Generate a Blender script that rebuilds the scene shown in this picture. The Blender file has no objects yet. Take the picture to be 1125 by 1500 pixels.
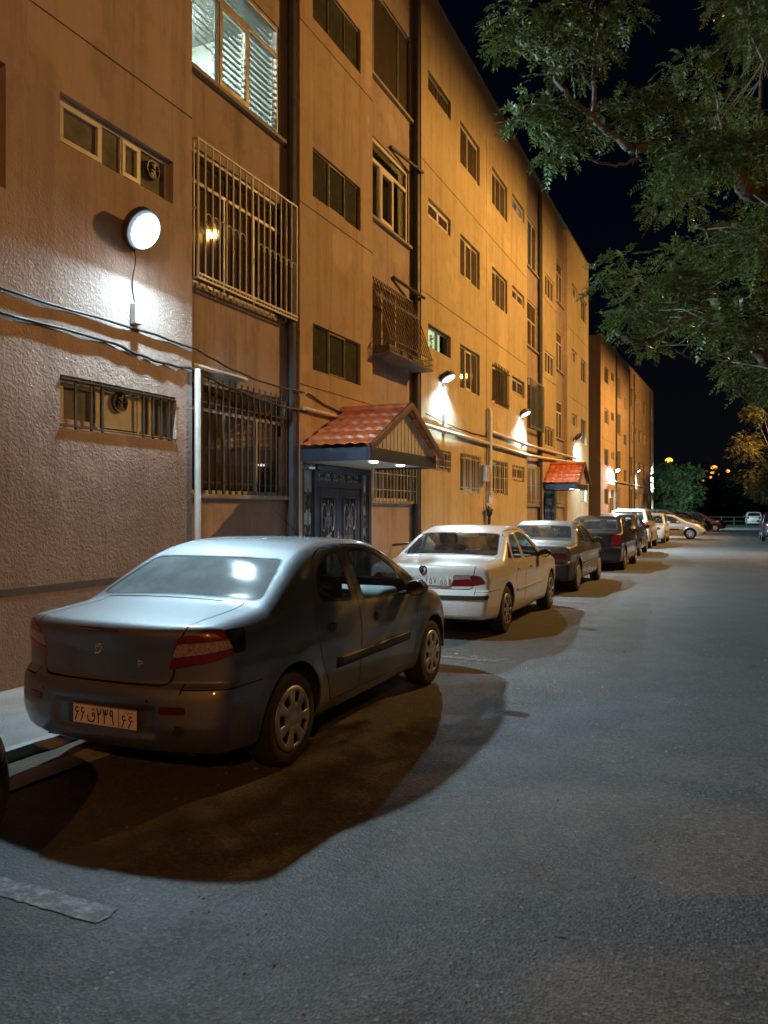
import bpy, bmesh, math, random
import numpy as np
from mathutils import Vector, Matrix
random.seed(7)
SC = bpy.context.scene
COL = SC.collection
PI = math.pi

# ------------------------------------------------------------------ materials
MATS = {}

def new_mat(name):
    m = bpy.data.materials.new(name)
    m.use_nodes = True
    nt = m.node_tree
    nt.nodes.clear()
    out = nt.nodes.new('ShaderNodeOutputMaterial')
    MATS[name] = m
    return m, nt, out

def node(nt, kind, **kw):
    n = nt.nodes.new(kind)
    for k, v in kw.items():
        if k in n.inputs:
            n.inputs[k].default_value = v
        else:
            setattr(n, k, v)
    return n

def obj_coord(nt, scale=1.0):
    tc = nt.nodes.new('ShaderNodeTexCoord')
    mp = nt.nodes.new('ShaderNodeMapping')
    s = scale if isinstance(scale, (tuple, list)) else (scale,) * 3
    mp.inputs['Scale'].default_value = s
    nt.links.new(tc.outputs['Object'], mp.inputs['Vector'])
    return mp.outputs['Vector']

def noise(nt, vec, scale, detail=4, rough=0.55, lo=0.0, hi=1.0):
    n = node(nt, 'ShaderNodeTexNoise', Scale=scale, Detail=detail, Roughness=rough)
    nt.links.new(vec, n.inputs['Vector'])
    r = node(nt, 'ShaderNodeMapRange')
    r.inputs['From Min'].default_value = lo
    r.inputs['From Max'].default_value = hi
    nt.links.new(n.outputs['Fac'], r.inputs['Value'])
    return r.outputs['Result']

def mixcol(nt, fac, a, b, mode='MIX'):
    m = nt.nodes.new('ShaderNodeMix')
    m.data_type = 'RGBA'
    m.blend_type = mode
    for sock, val in ((m.inputs[6], a), (m.inputs[7], b)):
        if isinstance(val, (tuple, list)):
            sock.default_value = tuple(val[:3]) + (1,)
        else:
            nt.links.new(val, sock)
    if isinstance(fac, (int, float)):
        m.inputs[0].default_value = fac
    else:
        nt.links.new(fac, m.inputs[0])
    return m.outputs[2]

def bump(nt, h, strength, dist):
    b = node(nt, 'ShaderNodeBump', Strength=strength, Distance=dist)
    nt.links.new(h, b.inputs['Height'])
    return b.outputs['Normal']

def setc(sock, nt, val):
    if isinstance(val, (tuple, list)):
        sock.default_value = tuple(val[:3]) + (1,)
    elif isinstance(val, (int, float)):
        sock.default_value = val
    else:
        nt.links.new(val, sock)

def simple(name, col, rough=0.5, metal=0.0, var=0.15, vscale=6.0, bumpd=0.0, bscale=60.0, coat=0.0, spec=0.5):
    """Principled with a little noise in colour and roughness."""
    m, nt, out = new_mat(name)
    p = node(nt, 'ShaderNodeBsdfPrincipled', Metallic=metal)
    p.inputs['Specular IOR Level'].default_value = spec
    p.inputs['Coat Weight'].default_value = coat
    v = obj_coord(nt)
    if var > 0:
        n = noise(nt, v, vscale, 5, 0.6, 0.3, 0.7)
        dark = tuple(c * (1 - var) for c in col)
        lite = tuple(min(1, c * (1 + var)) for c in col)
        setc(p.inputs['Base Color'], nt, mixcol(nt, n, dark, lite))
        r = node(nt, 'ShaderNodeMapRange')
        r.inputs['To Min'].default_value = max(0.02, rough * 0.8)
        r.inputs['To Max'].default_value = min(1, rough * 1.25)
        nt.links.new(n, r.inputs['Value'])
        nt.links.new(r.outputs['Result'], p.inputs['Roughness'])
    else:
        setc(p.inputs['Base Color'], nt, col)
        p.inputs['Roughness'].default_value = rough
    if bumpd > 0:
        nt.links.new(bump(nt, noise(nt, v, bscale, 4), 1.0, bumpd), p.inputs['Normal'])
    nt.links.new(p.outputs[0], out.inputs[0])
    return m

def emit(name, col, strength):
    m, nt, out = new_mat(name)
    e = node(nt, 'ShaderNodeEmission', Strength=strength)
    e.inputs['Color'].default_value = tuple(col) + (1,)
    nt.links.new(e.outputs[0], out.inputs[0])
    return m

def glass(name, tint=(0.55, 0.6, 0.6), refl=0.08, dust=0.0, dustcol=(0.5, 0.52, 0.52), rough=0.02, edge=0.75):
    """Thin pane: tinted see-through, mirror-like reflection, an optional film of dust."""
    m, nt, out = new_mat(name)
    t = node(nt, 'ShaderNodeBsdfTransparent')
    t.inputs[0].default_value = tuple(tint) + (1,)
    g = node(nt, 'ShaderNodeBsdfGlossy', Roughness=rough)
    g.inputs[0].default_value = (1, 1, 1, 1)
    lw = node(nt, 'ShaderNodeLayerWeight', Blend=0.25)
    mr = node(nt, 'ShaderNodeMapRange')
    mr.inputs['To Min'].default_value = refl
    mr.inputs['To Max'].default_value = edge
    nt.links.new(lw.outputs['Fresnel'], mr.inputs['Value'])
    mx = nt.nodes.new('ShaderNodeMixShader')
    nt.links.new(mr.outputs[0], mx.inputs[0])
    nt.links.new(t.outputs[0], mx.inputs[1])
    nt.links.new(g.outputs[0], mx.inputs[2])
    last = mx
    if dust > 0:
        d = node(nt, 'ShaderNodeBsdfDiffuse')
        d.inputs[0].default_value = tuple(dustcol) + (1,)
        n = noise(nt, obj_coord(nt), 5, 6, 0.65, 0.25, 0.75)
        r = node(nt, 'ShaderNodeMapRange')
        r.inputs['To Min'].default_value = dust * 0.6
        r.inputs['To Max'].default_value = dust * 1.3
        nt.links.new(n, r.inputs['Value'])
        m2 = nt.nodes.new('ShaderNodeMixShader')
        nt.links.new(r.outputs[0], m2.inputs[0])
        nt.links.new(mx.outputs[0], m2.inputs[1])
        nt.links.new(d.outputs[0], m2.inputs[2])
        last = m2
    nt.links.new(last.outputs[0], out.inputs[0])
    return m

def paint(name, col, metal=0.0, rough=0.35, dirt=0.25, dirtcol=(0.09, 0.075, 0.06), coat=0.8):
    """Car paint under a film of road dust that is thicker low down and along the sills."""
    m, nt, out = new_mat(name)
    p = node(nt, 'ShaderNodeBsdfPrincipled', Metallic=metal)
    v = obj_coord(nt)
    n1 = noise(nt, v, 2.5, 6, 0.65, 0.35, 0.75)
    n2 = noise(nt, v, 40, 3, 0.6, 0.45, 0.8)
    sx = nt.nodes.new('ShaderNodeSeparateXYZ')
    nt.links.new(v, sx.inputs[0])
    low = node(nt, 'ShaderNodeMapRange')
    low.inputs['From Min'].default_value = 0.75
    low.inputs['From Max'].default_value = 0.2
    low.inputs['To Min'].default_value = 0.25
    low.inputs['To Max'].default_value = 1.6
    nt.links.new(sx.outputs['Z'], low.inputs['Value'])
    a = node(nt, 'ShaderNodeMath', operation='ADD'); nt.links.new(n1, a.inputs[0]); nt.links.new(n2, a.inputs[1])
    b = node(nt, 'ShaderNodeMath', operation='MULTIPLY'); nt.links.new(a.outputs[0], b.inputs[0]); nt.links.new(low.outputs[0], b.inputs[1])
    c = node(nt, 'ShaderNodeMath', operation='MULTIPLY', use_clamp=True); nt.links.new(b.outputs[0], c.inputs[0]); c.inputs[1].default_value = dirt
    setc(p.inputs['Base Color'], nt, mixcol(nt, c.outputs[0], col, dirtcol))
    r = node(nt, 'ShaderNodeMapRange')
    r.inputs['To Min'].default_value = rough
    r.inputs['To Max'].default_value = min(1, rough + 0.5)
    nt.links.new(c.outputs[0], r.inputs['Value'])
    nt.links.new(r.outputs[0], p.inputs['Roughness'])
    p.inputs['Coat Weight'].default_value = coat
    p.inputs['Coat Roughness'].default_value = 0.08
    nt.links.new(p.outputs[0], out.inputs[0])
    return m

def stucco(name, c1, c2, stain, rough_zone=None, bumpd=0.012, grime_shade=None):
    """Hand-thrown cement render: blotchy colour, runs of dirt, trowelled bump (coarser under rough_zone z)."""
    m, nt, out = new_mat(name)
    p = node(nt, 'ShaderNodeBsdfPrincipled', Roughness=0.9)
    p.inputs['Specular IOR Level'].default_value = 0.25
    v = obj_coord(nt)
    n1 = noise(nt, v, 0.55, 8, 0.65, 0.3, 0.7)
    vs = obj_coord(nt, (3.0, 3.0, 0.22))
    n2 = noise(nt, vs, 1.2, 6, 0.7, 0.48, 0.78)
    col = mixcol(nt, n1, c1, c2)
    f = node(nt, 'ShaderNodeMath', operation='MULTIPLY'); nt.links.new(n2, f.inputs[0]); f.inputs[1].default_value = 0.75
    col = mixcol(nt, f.outputs[0], col, stain)
    n4 = noise(nt, v, 2.6, 8, 0.75, 0.5, 0.72)
    f4 = node(nt, 'ShaderNodeMath', operation='MULTIPLY'); nt.links.new(n4, f4.inputs[0]); f4.inputs[1].default_value = 0.5
    col = mixcol(nt, f4.outputs[0], col, stain)
    # splash-back grime at the foot of the wall, patchy
    sx0 = nt.nodes.new('ShaderNodeSeparateXYZ'); nt.links.new(v, sx0.inputs[0])
    nb = noise(nt, obj_coord(nt, (1.5, 1.5, 0.5)), 1.0, 6, 0.6, 0.2, 0.8)
    zz = node(nt, 'ShaderNodeMath', operation='MULTIPLY_ADD'); nt.links.new(nb, zz.inputs[0]); zz.inputs[1].default_value = -1.6; nt.links.new(sx0.outputs['Z'], zz.inputs[2])
    gr = node(nt, 'ShaderNodeMapRange'); gr.inputs['From Min'].default_value = 0.4; gr.inputs['From Max'].default_value = -0.9
    gr.inputs['To Min'].default_value = 0.0; gr.inputs['To Max'].default_value = 0.55
    nt.links.new(zz.outputs[0], gr.inputs['Value'])
    col = mixcol(nt, gr.outputs[0], col, tuple(x * 0.8 for x in stain))
    # repair patches of a paler mix, and long runs under the joints
    n6 = noise(nt, v, .75, 3, .5, .60, .63)
    f6 = node(nt, 'ShaderNodeMath', operation='MULTIPLY'); nt.links.new(n6, f6.inputs[0]); f6.inputs[1].default_value = .3
    col = mixcol(nt, f6.outputs[0], col, tuple(min(1, q * 1.35) for q in c2))
    n7 = noise(nt, obj_coord(nt, (7, 7, .35)), 1.0, 5, .65, .56, .74)
    f7 = node(nt, 'ShaderNodeMath', operation='MULTIPLY'); nt.links.new(n7, f7.inputs[0]); f7.inputs[1].default_value = .55
    col = mixcol(nt, f7.outputs[0], col, tuple(q * .75 for q in stain))
    if grime_shade:  # ragged darkening low down: dirt plus shade painted into the colour
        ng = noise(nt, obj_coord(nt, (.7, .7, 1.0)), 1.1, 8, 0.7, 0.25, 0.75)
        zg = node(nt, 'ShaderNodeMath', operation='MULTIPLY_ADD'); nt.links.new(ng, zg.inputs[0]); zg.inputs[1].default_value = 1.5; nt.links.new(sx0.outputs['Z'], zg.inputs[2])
        g2 = node(nt, 'ShaderNodeMapRange'); g2.inputs['From Min'].default_value = grime_shade[0] + 1.1; g2.inputs['From Max'].default_value = grime_shade[0] + .3
        g2.inputs['To Min'].default_value = 0.0; g2.inputs['To Max'].default_value = grime_shade[1]
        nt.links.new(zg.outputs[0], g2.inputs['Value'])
        col = mixcol(nt, g2.outputs[0], col, grime_shade[2])
    nt.links.new(col, p.inputs['Base Color'])
    h1 = noise(nt, v, 9, 6, 0.6)
    h2 = noise(nt, v, 55, 4, 0.6)
    vo = node(nt, 'ShaderNodeTexVoronoi', Scale=34.0)
    wv = node(nt, 'ShaderNodeTexNoise', Scale=11.0, Detail=4.0); nt.links.new(v, wv.inputs['Vector'])
    wa = node(nt, 'ShaderNodeVectorMath', operation='MULTIPLY_ADD'); nt.links.new(wv.outputs['Color'], wa.inputs[0]); wa.inputs[1].default_value = (.12, .12, .12); nt.links.new(v, wa.inputs[2])
    nt.links.new(wa.outputs[0], vo.inputs['Vector'])
    a = node(nt, 'ShaderNodeMath', operation='MULTIPLY_ADD'); nt.links.new(h2, a.inputs[0]); a.inputs[1].default_value = 0.35; nt.links.new(h1, a.inputs[2])
    hh = a.outputs[0]
    if rough_zone is not None:
        # thrown roughcast with smooth patches; edge of the zone is ragged
        nz = noise(nt, v, 0.9, 5, 0.6, 0.2, 0.8)
        e = node(nt, 'ShaderNodeMath', operation='MULTIPLY_ADD'); nt.links.new(nz, e.inputs[0]); e.inputs[1].default_value = -2.4; nt.links.new(sx0.outputs['Z'], e.inputs[2])
        mk = node(nt, 'ShaderNodeMapRange'); mk.inputs['From Min'].default_value = rough_zone - 0.9; mk.inputs['From Max'].default_value = rough_zone - 1.2
        nt.links.new(e.outputs[0], mk.inputs['Value'])
        q = node(nt, 'ShaderNodeMath', operation='MULTIPLY'); nt.links.new(vo.outputs['Distance'], q.inputs[0]); nt.links.new(mk.outputs[0], q.inputs[1])
        q2 = node(nt, 'ShaderNodeMath', operation='MULTIPLY_ADD'); nt.links.new(q.outputs[0], q2.inputs[0]); q2.inputs[1].default_value = .55; nt.links.new(hh, q2.inputs[2])
        hh = q2.outputs[0]
    nt.links.new(bump(nt, hh, 0.85, bumpd), p.inputs['Normal'])
    nt.links.new(p.outputs[0], out.inputs[0])
    return m

def asphalt(name):
    m, nt, out = new_mat(name)
    p = node(nt, 'ShaderNodeBsdfPrincipled')
    p.inputs['Specular IOR Level'].default_value = 0.35
    v = obj_coord(nt)
    big = noise(nt, v, 0.22, 6, 0.6, 0.3, 0.7)
    mid = noise(nt, v, 1.7, 6, 0.65, 0.3, 0.7)
    vo = node(nt, 'ShaderNodeTexVoronoi', Scale=75.0); nt.links.new(v, vo.inputs['Vector'])
    vo2 = node(nt, 'ShaderNodeTexVoronoi', Scale=34.0); nt.links.new(v, vo2.inputs['Vector'])
    col = mixcol(nt, big, (0.058, 0.060, 0.061), (0.098, 0.099, 0.099))
    col = mixcol(nt, mid, col, mixcol(nt, 0.5, col, (0.07, 0.068, 0.066)))
    # stones of different shades
    sep = nt.nodes.new('ShaderNodeSeparateColor'); nt.links.new(vo.outputs['Color'], sep.inputs[0])
    st = node(nt, 'ShaderNodeMapRange'); st.inputs['From Min'].default_value = 0.3; st.inputs['From Max'].default_value = 1.0
    st.inputs['To Min'].default_value = 0.0; st.inputs['To Max'].default_value = 0.75
    nt.links.new(sep.outputs[0], st.inputs['Value'])
    col = mixcol(nt, st.outputs[0], col, (0.19, 0.187, 0.18))
    sep2 = nt.nodes.new('ShaderNodeSeparateColor'); nt.links.new(vo2.outputs['Color'], sep2.inputs[0])
    s2 = node(nt, 'ShaderNodeMapRange'); s2.inputs['From Min'].default_value = 0.94; s2.inputs['From Max'].default_value = 0.98
    nt.links.new(sep2.outputs[1], s2.inputs['Value'])
    near = node(nt, 'ShaderNodeMapRange'); near.inputs['From Min'].default_value = 0.35; near.inputs['From Max'].default_value = 0.22
    nt.links.new(vo2.outputs['Distance'], near.inputs['Value'])
    s3 = node(nt, 'ShaderNodeMath', operation='MULTIPLY'); nt.links.new(s2.outputs[0], s3.inputs[0]); nt.links.new(near.outputs[0], s3.inputs[1])
    col = mixcol(nt, s3.outputs[0], col, (0.27, 0.265, 0.25))
    # hairline cracks
    vc = node(nt, 'ShaderNodeTexVoronoi', Scale=0.28, feature='DISTANCE_TO_EDGE')
    wob = node(nt, 'ShaderNodeTexNoise', Scale=1.4, Detail=6.0); nt.links.new(v, wob.inputs['Vector'])
    va = node(nt, 'ShaderNodeVectorMath', operation='MULTIPLY_ADD'); nt.links.new(wob.outputs['Color'], va.inputs[0]); va.inputs[1].default_value = (1.1, 1.1, 0); nt.links.new(v, va.inputs[2])
    nt.links.new(va.outputs[0], vc.inputs['Vector'])
    ck = node(nt, 'ShaderNodeMapRange'); ck.inputs['From Min'].default_value = 0.003; ck.inputs['From Max'].default_value = 0.0
    ck.inputs['To Max'].default_value = 0.45
    nt.links.new(vc.outputs['Distance'], ck.inputs['Value'])
    col = mixcol(nt, ck.outputs[0], col, (0.022, 0.02, 0.02))
    # old trench patches and tyre-polished strips along the street
    vp = obj_coord(nt, (.55, .16, 1.0)); vq = node(nt, 'ShaderNodeTexVoronoi', Scale=1.0, distance='CHEBYCHEV'); nt.links.new(vp, vq.inputs['Vector'])
    sp_ = nt.nodes.new('ShaderNodeSeparateColor'); nt.links.new(vq.outputs['Color'], sp_.inputs[0])
    pm = node(nt, 'ShaderNodeMapRange'); pm.inputs['From Min'].default_value = .78; pm.inputs['From Max'].default_value = .80; pm.inputs['To Max'].default_value = .45
    nt.links.new(sp_.outputs[2], pm.inputs['Value'])
    col = mixcol(nt, pm.outputs[0], col, (.05, .051, .052))
    ntk = noise(nt, obj_coord(nt, (1.0, .05, 1.0)), .9, 4, .6, .42, .66)
    f8 = node(nt, 'ShaderNodeMath', operation='MULTIPLY'); nt.links.new(ntk, f8.inputs[0]); f8.inputs[1].default_value = .45
    col = mixcol(nt, f8.outputs[0], col, (.13, .13, .128))
    # oil drips where cars stand
    oil = noise(nt, v, 0.9, 5, 0.6, 0.6, 0.72)
    o2 = node(nt, 'ShaderNodeMath', operation='MULTIPLY'); nt.links.new(oil, o2.inputs[0]); o2.inputs[1].default_value = 0.6
    col = mixcol(nt, o2.outputs[0], col, (0.05, 0.049, 0.048))
    nt.links.new(col, p.inputs['Base Color'])
    rr = node(nt, 'ShaderNodeMapRange'); rr.inputs['To Min'].default_value = 0.55; rr.inputs['To Max'].default_value = 0.85
    nt.links.new(mid, rr.inputs['Value']); nt.links.new(rr.outputs[0], p.inputs['Roughness'])
    a = node(nt, 'ShaderNodeMath', operation='MULTIPLY_ADD'); nt.links.new(noise(nt, v, 30, 5), a.inputs[0]); a.inputs[1].default_value = 0.8; nt.links.new(vo.outputs['Distance'], a.inputs[2])
    nt.links.new(bump(nt, a.outputs[0], 0.9, 0.0042), p.inputs['Normal'])
    nt.links.new(p.outputs[0], out.inputs[0])
    return m

def worn_paint(name, col, under=(0.07, 0.068, 0.066), wear=0.5):
    m, nt, out = new_mat(name)
    p = node(nt, 'ShaderNodeBsdfPrincipled', Roughness=0.7)
    v = obj_coord(nt)
    n = noise(nt, v, 14, 8, 0.75, wear - 0.12, wear + 0.1)
    c = mixcol(nt, n, under, col)
    nt.links.new(c, p.inputs['Base Color'])
    nt.links.new(bump(nt, noise(nt, v, 60, 4), 0.8, 0.005), p.inputs['Normal'])
    nt.links.new(p.outputs[0], out.inputs[0])
    return m

def leafmat(name, c1, c2):
    m, nt, out = new_mat(name)
    p = node(nt, 'ShaderNodeBsdfPrincipled', Roughness=0.45)
    p.inputs['Specular IOR Level'].default_value = 0.5
    n = noise(nt, obj_coord(nt), 1.3, 4, 0.7, 0.3, 0.7)
    g = nt.nodes.new('ShaderNodeNewGeometry')
    c = mixcol(nt, n, c1, c2)
    c = mixcol(nt, g.outputs['Random Per Island'], c, mixcol(nt, 0.5, c, tuple(min(1, x * 1.8) for x in c2)))
    nt.links.new(c, p.inputs['Base Color'])
    tr = nt.nodes.new('ShaderNodeBsdfTranslucent')
    nt.links.new(c, tr.inputs[0])
    mx = nt.nodes.new('ShaderNodeMixShader'); mx.inputs[0].default_value = 0.3
    nt.links.new(p.outputs[0], mx.inputs[1]); nt.links.new(tr.outputs[0], mx.inputs[2])
    nt.links.new(mx.outputs[0], out.inputs[0])
    return m

# ------------------------------------------------------------------ mesh builder
class MB:
    def __init__(self):
        self.v = []; self.f = []; self.mi = []
    def add(self, vs, fs, mi=0):
        o = len(self.v)
        self.v += [tuple(p) for p in vs]
        for f in fs:
            self.f.append(tuple(i + o for i in f)); self.mi.append(mi)
        return self
    def box(self, x0, x1, y0, y1, z0, z1, mi=0):
        vs = [(x0, y0, z0), (x1, y0, z0), (x1, y1, z0), (x0, y1, z0), (x0, y0, z1), (x1, y0, z1), (x1, y1, z1), (x0, y1, z1)]
        return self.add(vs, [(0, 3, 2, 1), (4, 5, 6, 7), (0, 1, 5, 4), (1, 2, 6, 5), (2, 3, 7, 6), (3, 0, 4, 7)], mi)
    def obox(self, c, U, V, W, mi=0):
        """Box about c with half-axes U, V, W."""
        c, U, V, W = Vector(c), Vector(U), Vector(V), Vector(W)
        vs = [c + a * U + b * V + d * W for d in (-1, 1) for (a, b) in ((-1, -1), (1, -1), (1, 1), (-1, 1))]
        return self.add(vs, [(0, 3, 2, 1), (4, 5, 6, 7), (0, 1, 5, 4), (1, 2, 6, 5), (2, 3, 7, 6), (3, 0, 4, 7)], mi)
    def bar(self, a, b, w, h=None, mi=0):
        a, b = Vector(a), Vector(b); d = b - a
        z = Vector((0, 0, 1)) if abs(d.normalized().z) < 0.9 else Vector((1, 0, 0))
        u = d.cross(z).normalized(); v = u.cross(d).normalized()
        return self.obox((a + b) / 2, d / 2, u * w / 2, v * (h or w) / 2, mi)
    def tube(self, pts, r, n=8, mi=0, cap=True):
        pts = [Vector(p) for p in pts]
        rs = r if isinstance(r, (list, tuple)) else [r] * len(pts)
        o = len(self.v); ref = None
        for i, p in enumerate(pts):
            t = (pts[min(i + 1, len(pts) - 1)] - pts[max(i - 1, 0)])
            t = t.normalized() if t.length > 1e-9 else Vector((0, 0, 1))
            if ref is None:
                ref = t.cross(Vector((0, 0, 1)) if abs(t.z) < 0.9 else Vector((1, 0, 0))).normalized()
            else:
                ref = (ref - t * ref.dot(t))
                ref = ref.normalized() if ref.length > 1e-6 else t.orthogonal().normalized()
            b = t.cross(ref)
            for k in range(n):
                a = 2 * PI * k / n
                self.v.append(tuple(p + (ref * math.cos(a) + b * math.sin(a)) * rs[i]))
        for i in range(len(pts) - 1):
            for k in range(n):
                self.f.append((o + i * n + k, o + i * n + (k + 1) % n, o + (i + 1) * n + (k + 1) % n, o + (i + 1) * n + k)); self.mi.append(mi)
        if cap:
            self.f.append(tuple(o + k for k in reversed(range(n)))); self.mi.append(mi)
            e = o + (len(pts) - 1) * n
            self.f.append(tuple(e + k for k in range(n))); self.mi.append(mi)
        return self
    def lathe(self, prof, c, axis='x', n=32, mi=0, sx=1):
        """prof: list of (radius, along). Revolved about an axis through c."""
        o = len(self.v)
        for (r, h) in prof:
            for k in range(n):
                a = 2 * PI * k / n
                p, q = r * math.cos(a), r * math.sin(a)
                if axis == 'x': w = (c[0] + h * sx, c[1] + p, c[2] + q)
                elif axis == 'y': w = (c[0] + p, c[1] + h * sx, c[2] + q)
                else: w = (c[0] + p, c[1] + q, c[2] + h * sx)
                self.v.append(w)
        for i in range(len(prof) - 1):
            for k in range(n):
                self.f.append((o + i * n + k, o + i * n + (k + 1) % n, o + (i + 1) * n + (k + 1) % n, o + (i + 1) * n + k)); self.mi.append(mi)
        return self
    def prism(self, poly, vec, mi=0):
        """Closed prism: polygon of 3D points swept by vec."""
        n = len(poly); vec = Vector(vec)
        vs = [Vector(p) for p in poly] + [Vector(p) + vec for p in poly]
        fs = [tuple(reversed(range(n))), tuple(range(n, 2 * n))] + [(i, (i + 1) % n, n + (i + 1) % n, n + i) for i in range(n)]
        return self.add(vs, fs, mi)
    def ball(self, c, r, nu=14, nv=9, mi=0):
        c = Vector(c); r = r if isinstance(r, (tuple, list)) else (r, r, r)
        o = len(self.v)
        for j in range(nv + 1):
            t = PI * j / nv
            for k in range(nu):
                a = 2 * PI * k / nu
                self.v.append((c.x + r[0] * math.sin(t) * math.cos(a), c.y + r[1] * math.sin(t) * math.sin(a), c.z + r[2] * math.cos(t)))
        for j in range(nv):
            for k in range(nu):
                self.f.append((o + j * nu + k, o + (j + 1) * nu + k, o + (j + 1) * nu + (k + 1) % nu, o + j * nu + (k + 1) % nu)); self.mi.append(mi)
        return self
    def build(self, name, mats, parent=None, org=(0, 0, 0), smooth=False, bevel=0.0, segs=2, angle=40):
        me = bpy.data.meshes.new(name)
        if org != (0, 0, 0):
            self.v = [(a - org[0], b - org[1], c - org[2]) for a, b, c in self.v]
        me.from_pydata(self.v, [], self.f)
        mats = mats if isinstance(mats, (list, tuple)) else [mats]
        for m in mats: me.materials.append(m)
        if len(mats) > 1: me.polygons.foreach_set('material_index', self.mi)
        me.validate(); me.update()
        ob = bpy.data.objects.new(name, me); COL.objects.link(ob)
        if parent is not None: ob.parent = parent
        else: ob.location = org
        if bevel > 0:
            b = ob.modifiers.new('bevel', 'BEVEL'); b.width = bevel; b.segments = segs; b.limit_method = 'ANGLE'; b.angle_limit = math.radians(35)
        if smooth:
            me.polygons.foreach_set('use_smooth', [True] * len(me.polygons))
            if angle < 180:
                try: me.set_sharp_from_angle(angle=math.radians(angle))
                except Exception: pass
        return ob

def tag(o, label=None, cat=None, group=None, kind=None):
    if label: o['label'] = label
    if cat: o['category'] = cat
    if group: o['group'] = group
    if kind: o['kind'] = kind
    return o

def thing(name, label, cat, loc=(0, 0, 0), rz=0.0, group=None):
    o = bpy.data.objects.new(name, None); COL.objects.link(o)
    o.empty_display_size = 0.3
    o.location = loc; o.rotation_euler = (0, 0, rz)
    return tag(o, label, cat, group)

def copy_tree(o, parent=None):
    c = o.copy(); COL.objects.link(c)
    if parent is not None:
        c.parent = parent; c.matrix_parent_inverse = o.matrix_parent_inverse.copy()
    for ch in list(o.children): copy_tree(ch, c)
    return c

def np_mesh(name, verts, faces, mats, parent=None, smooth=False, mi=None):
    """Mesh straight from numpy arrays: verts (n,3), faces (m,k)."""
    me = bpy.data.meshes.new(name)
    n, (m, k) = len(verts), faces.shape
    me.vertices.add(n); me.vertices.foreach_set('co', np.asarray(verts, np.float32).ravel())
    me.loops.add(m * k); me.loops.foreach_set('vertex_index', np.asarray(faces, np.int32).ravel())
    me.polygons.add(m)
    me.polygons.foreach_set('loop_start', np.arange(0, m * k, k, dtype=np.int32))
    me.polygons.foreach_set('loop_total', np.full(m, k, np.int32))
    mats = mats if isinstance(mats, (list, tuple)) else [mats]
    for q in mats: me.materials.append(q)
    if mi is not None: me.polygons.foreach_set('material_index', np.asarray(mi, np.int32))
    if smooth: me.polygons.foreach_set('use_smooth', np.ones(m, bool))
    me.update(calc_edges=True); me.validate()
    ob = bpy.data.objects.new(name, me); COL.objects.link(ob)
    if parent is not None: ob.parent = parent
    return ob

def text_mesh(name, body, size, mat, parent, mtx, extrude=0.0015, align='CENTER'):
    cu = bpy.data.curves.new(name, 'FONT'); cu.body = body; cu.size = size; cu.extrude = extrude
    cu.align_x = align; cu.align_y = 'CENTER'; cu.resolution_u = 3; cu.offset = size * 0.022
    t = bpy.data.objects.new(name, cu); COL.objects.link(t)
    dg = bpy.context.evaluated_depsgraph_get()
    me = bpy.data.meshes.new_from_object(t.evaluated_get(dg))
    bpy.data.objects.remove(t)
    me.materials.clear(); me.materials.append(mat)
    ob = bpy.data.objects.new(name, me); COL.objects.link(ob)
    ob.parent = parent; ob.matrix_local = mtx
    return ob
# ------------------------------------------------------------------ car body: smooth solid from side, plan and section curves
def pchip(pts, n=600):
    """Monotone cubic through (a, b) pairs -> dense table for np.interp."""
    x = np.array([p[0] for p in pts], float); y = np.array([p[1] for p in pts], float)
    h = np.diff(x); d = np.diff(y) / h
    m = np.zeros_like(y)
    for i in range(1, len(x) - 1):
        if d[i - 1] * d[i] > 0:
            w1, w2 = 2 * h[i] + h[i - 1], h[i] + 2 * h[i - 1]
            m[i] = (w1 + w2) / (w1 / d[i - 1] + w2 / d[i])
    m[0], m[-1] = d[0], d[-1]
    X = np.linspace(x[0], x[-1], n); k = np.clip(np.searchsorted(x, X) - 1, 0, len(h) - 1)
    t = (X - x[k]) / h[k]
    Y = (2 * t**3 - 3 * t**2 + 1) * y[k] + (t**3 - 2 * t**2 + t) * h[k] * m[k] + (-2 * t**3 + 3 * t**2) * y[k + 1] + (t**3 - t**2) * h[k] * m[k + 1]
    return X, Y

def smax(a, b, k):
    h = np.maximum(k - np.abs(a - b), 0) / k
    return np.maximum(a, b) + h * h * k * 0.25

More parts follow.
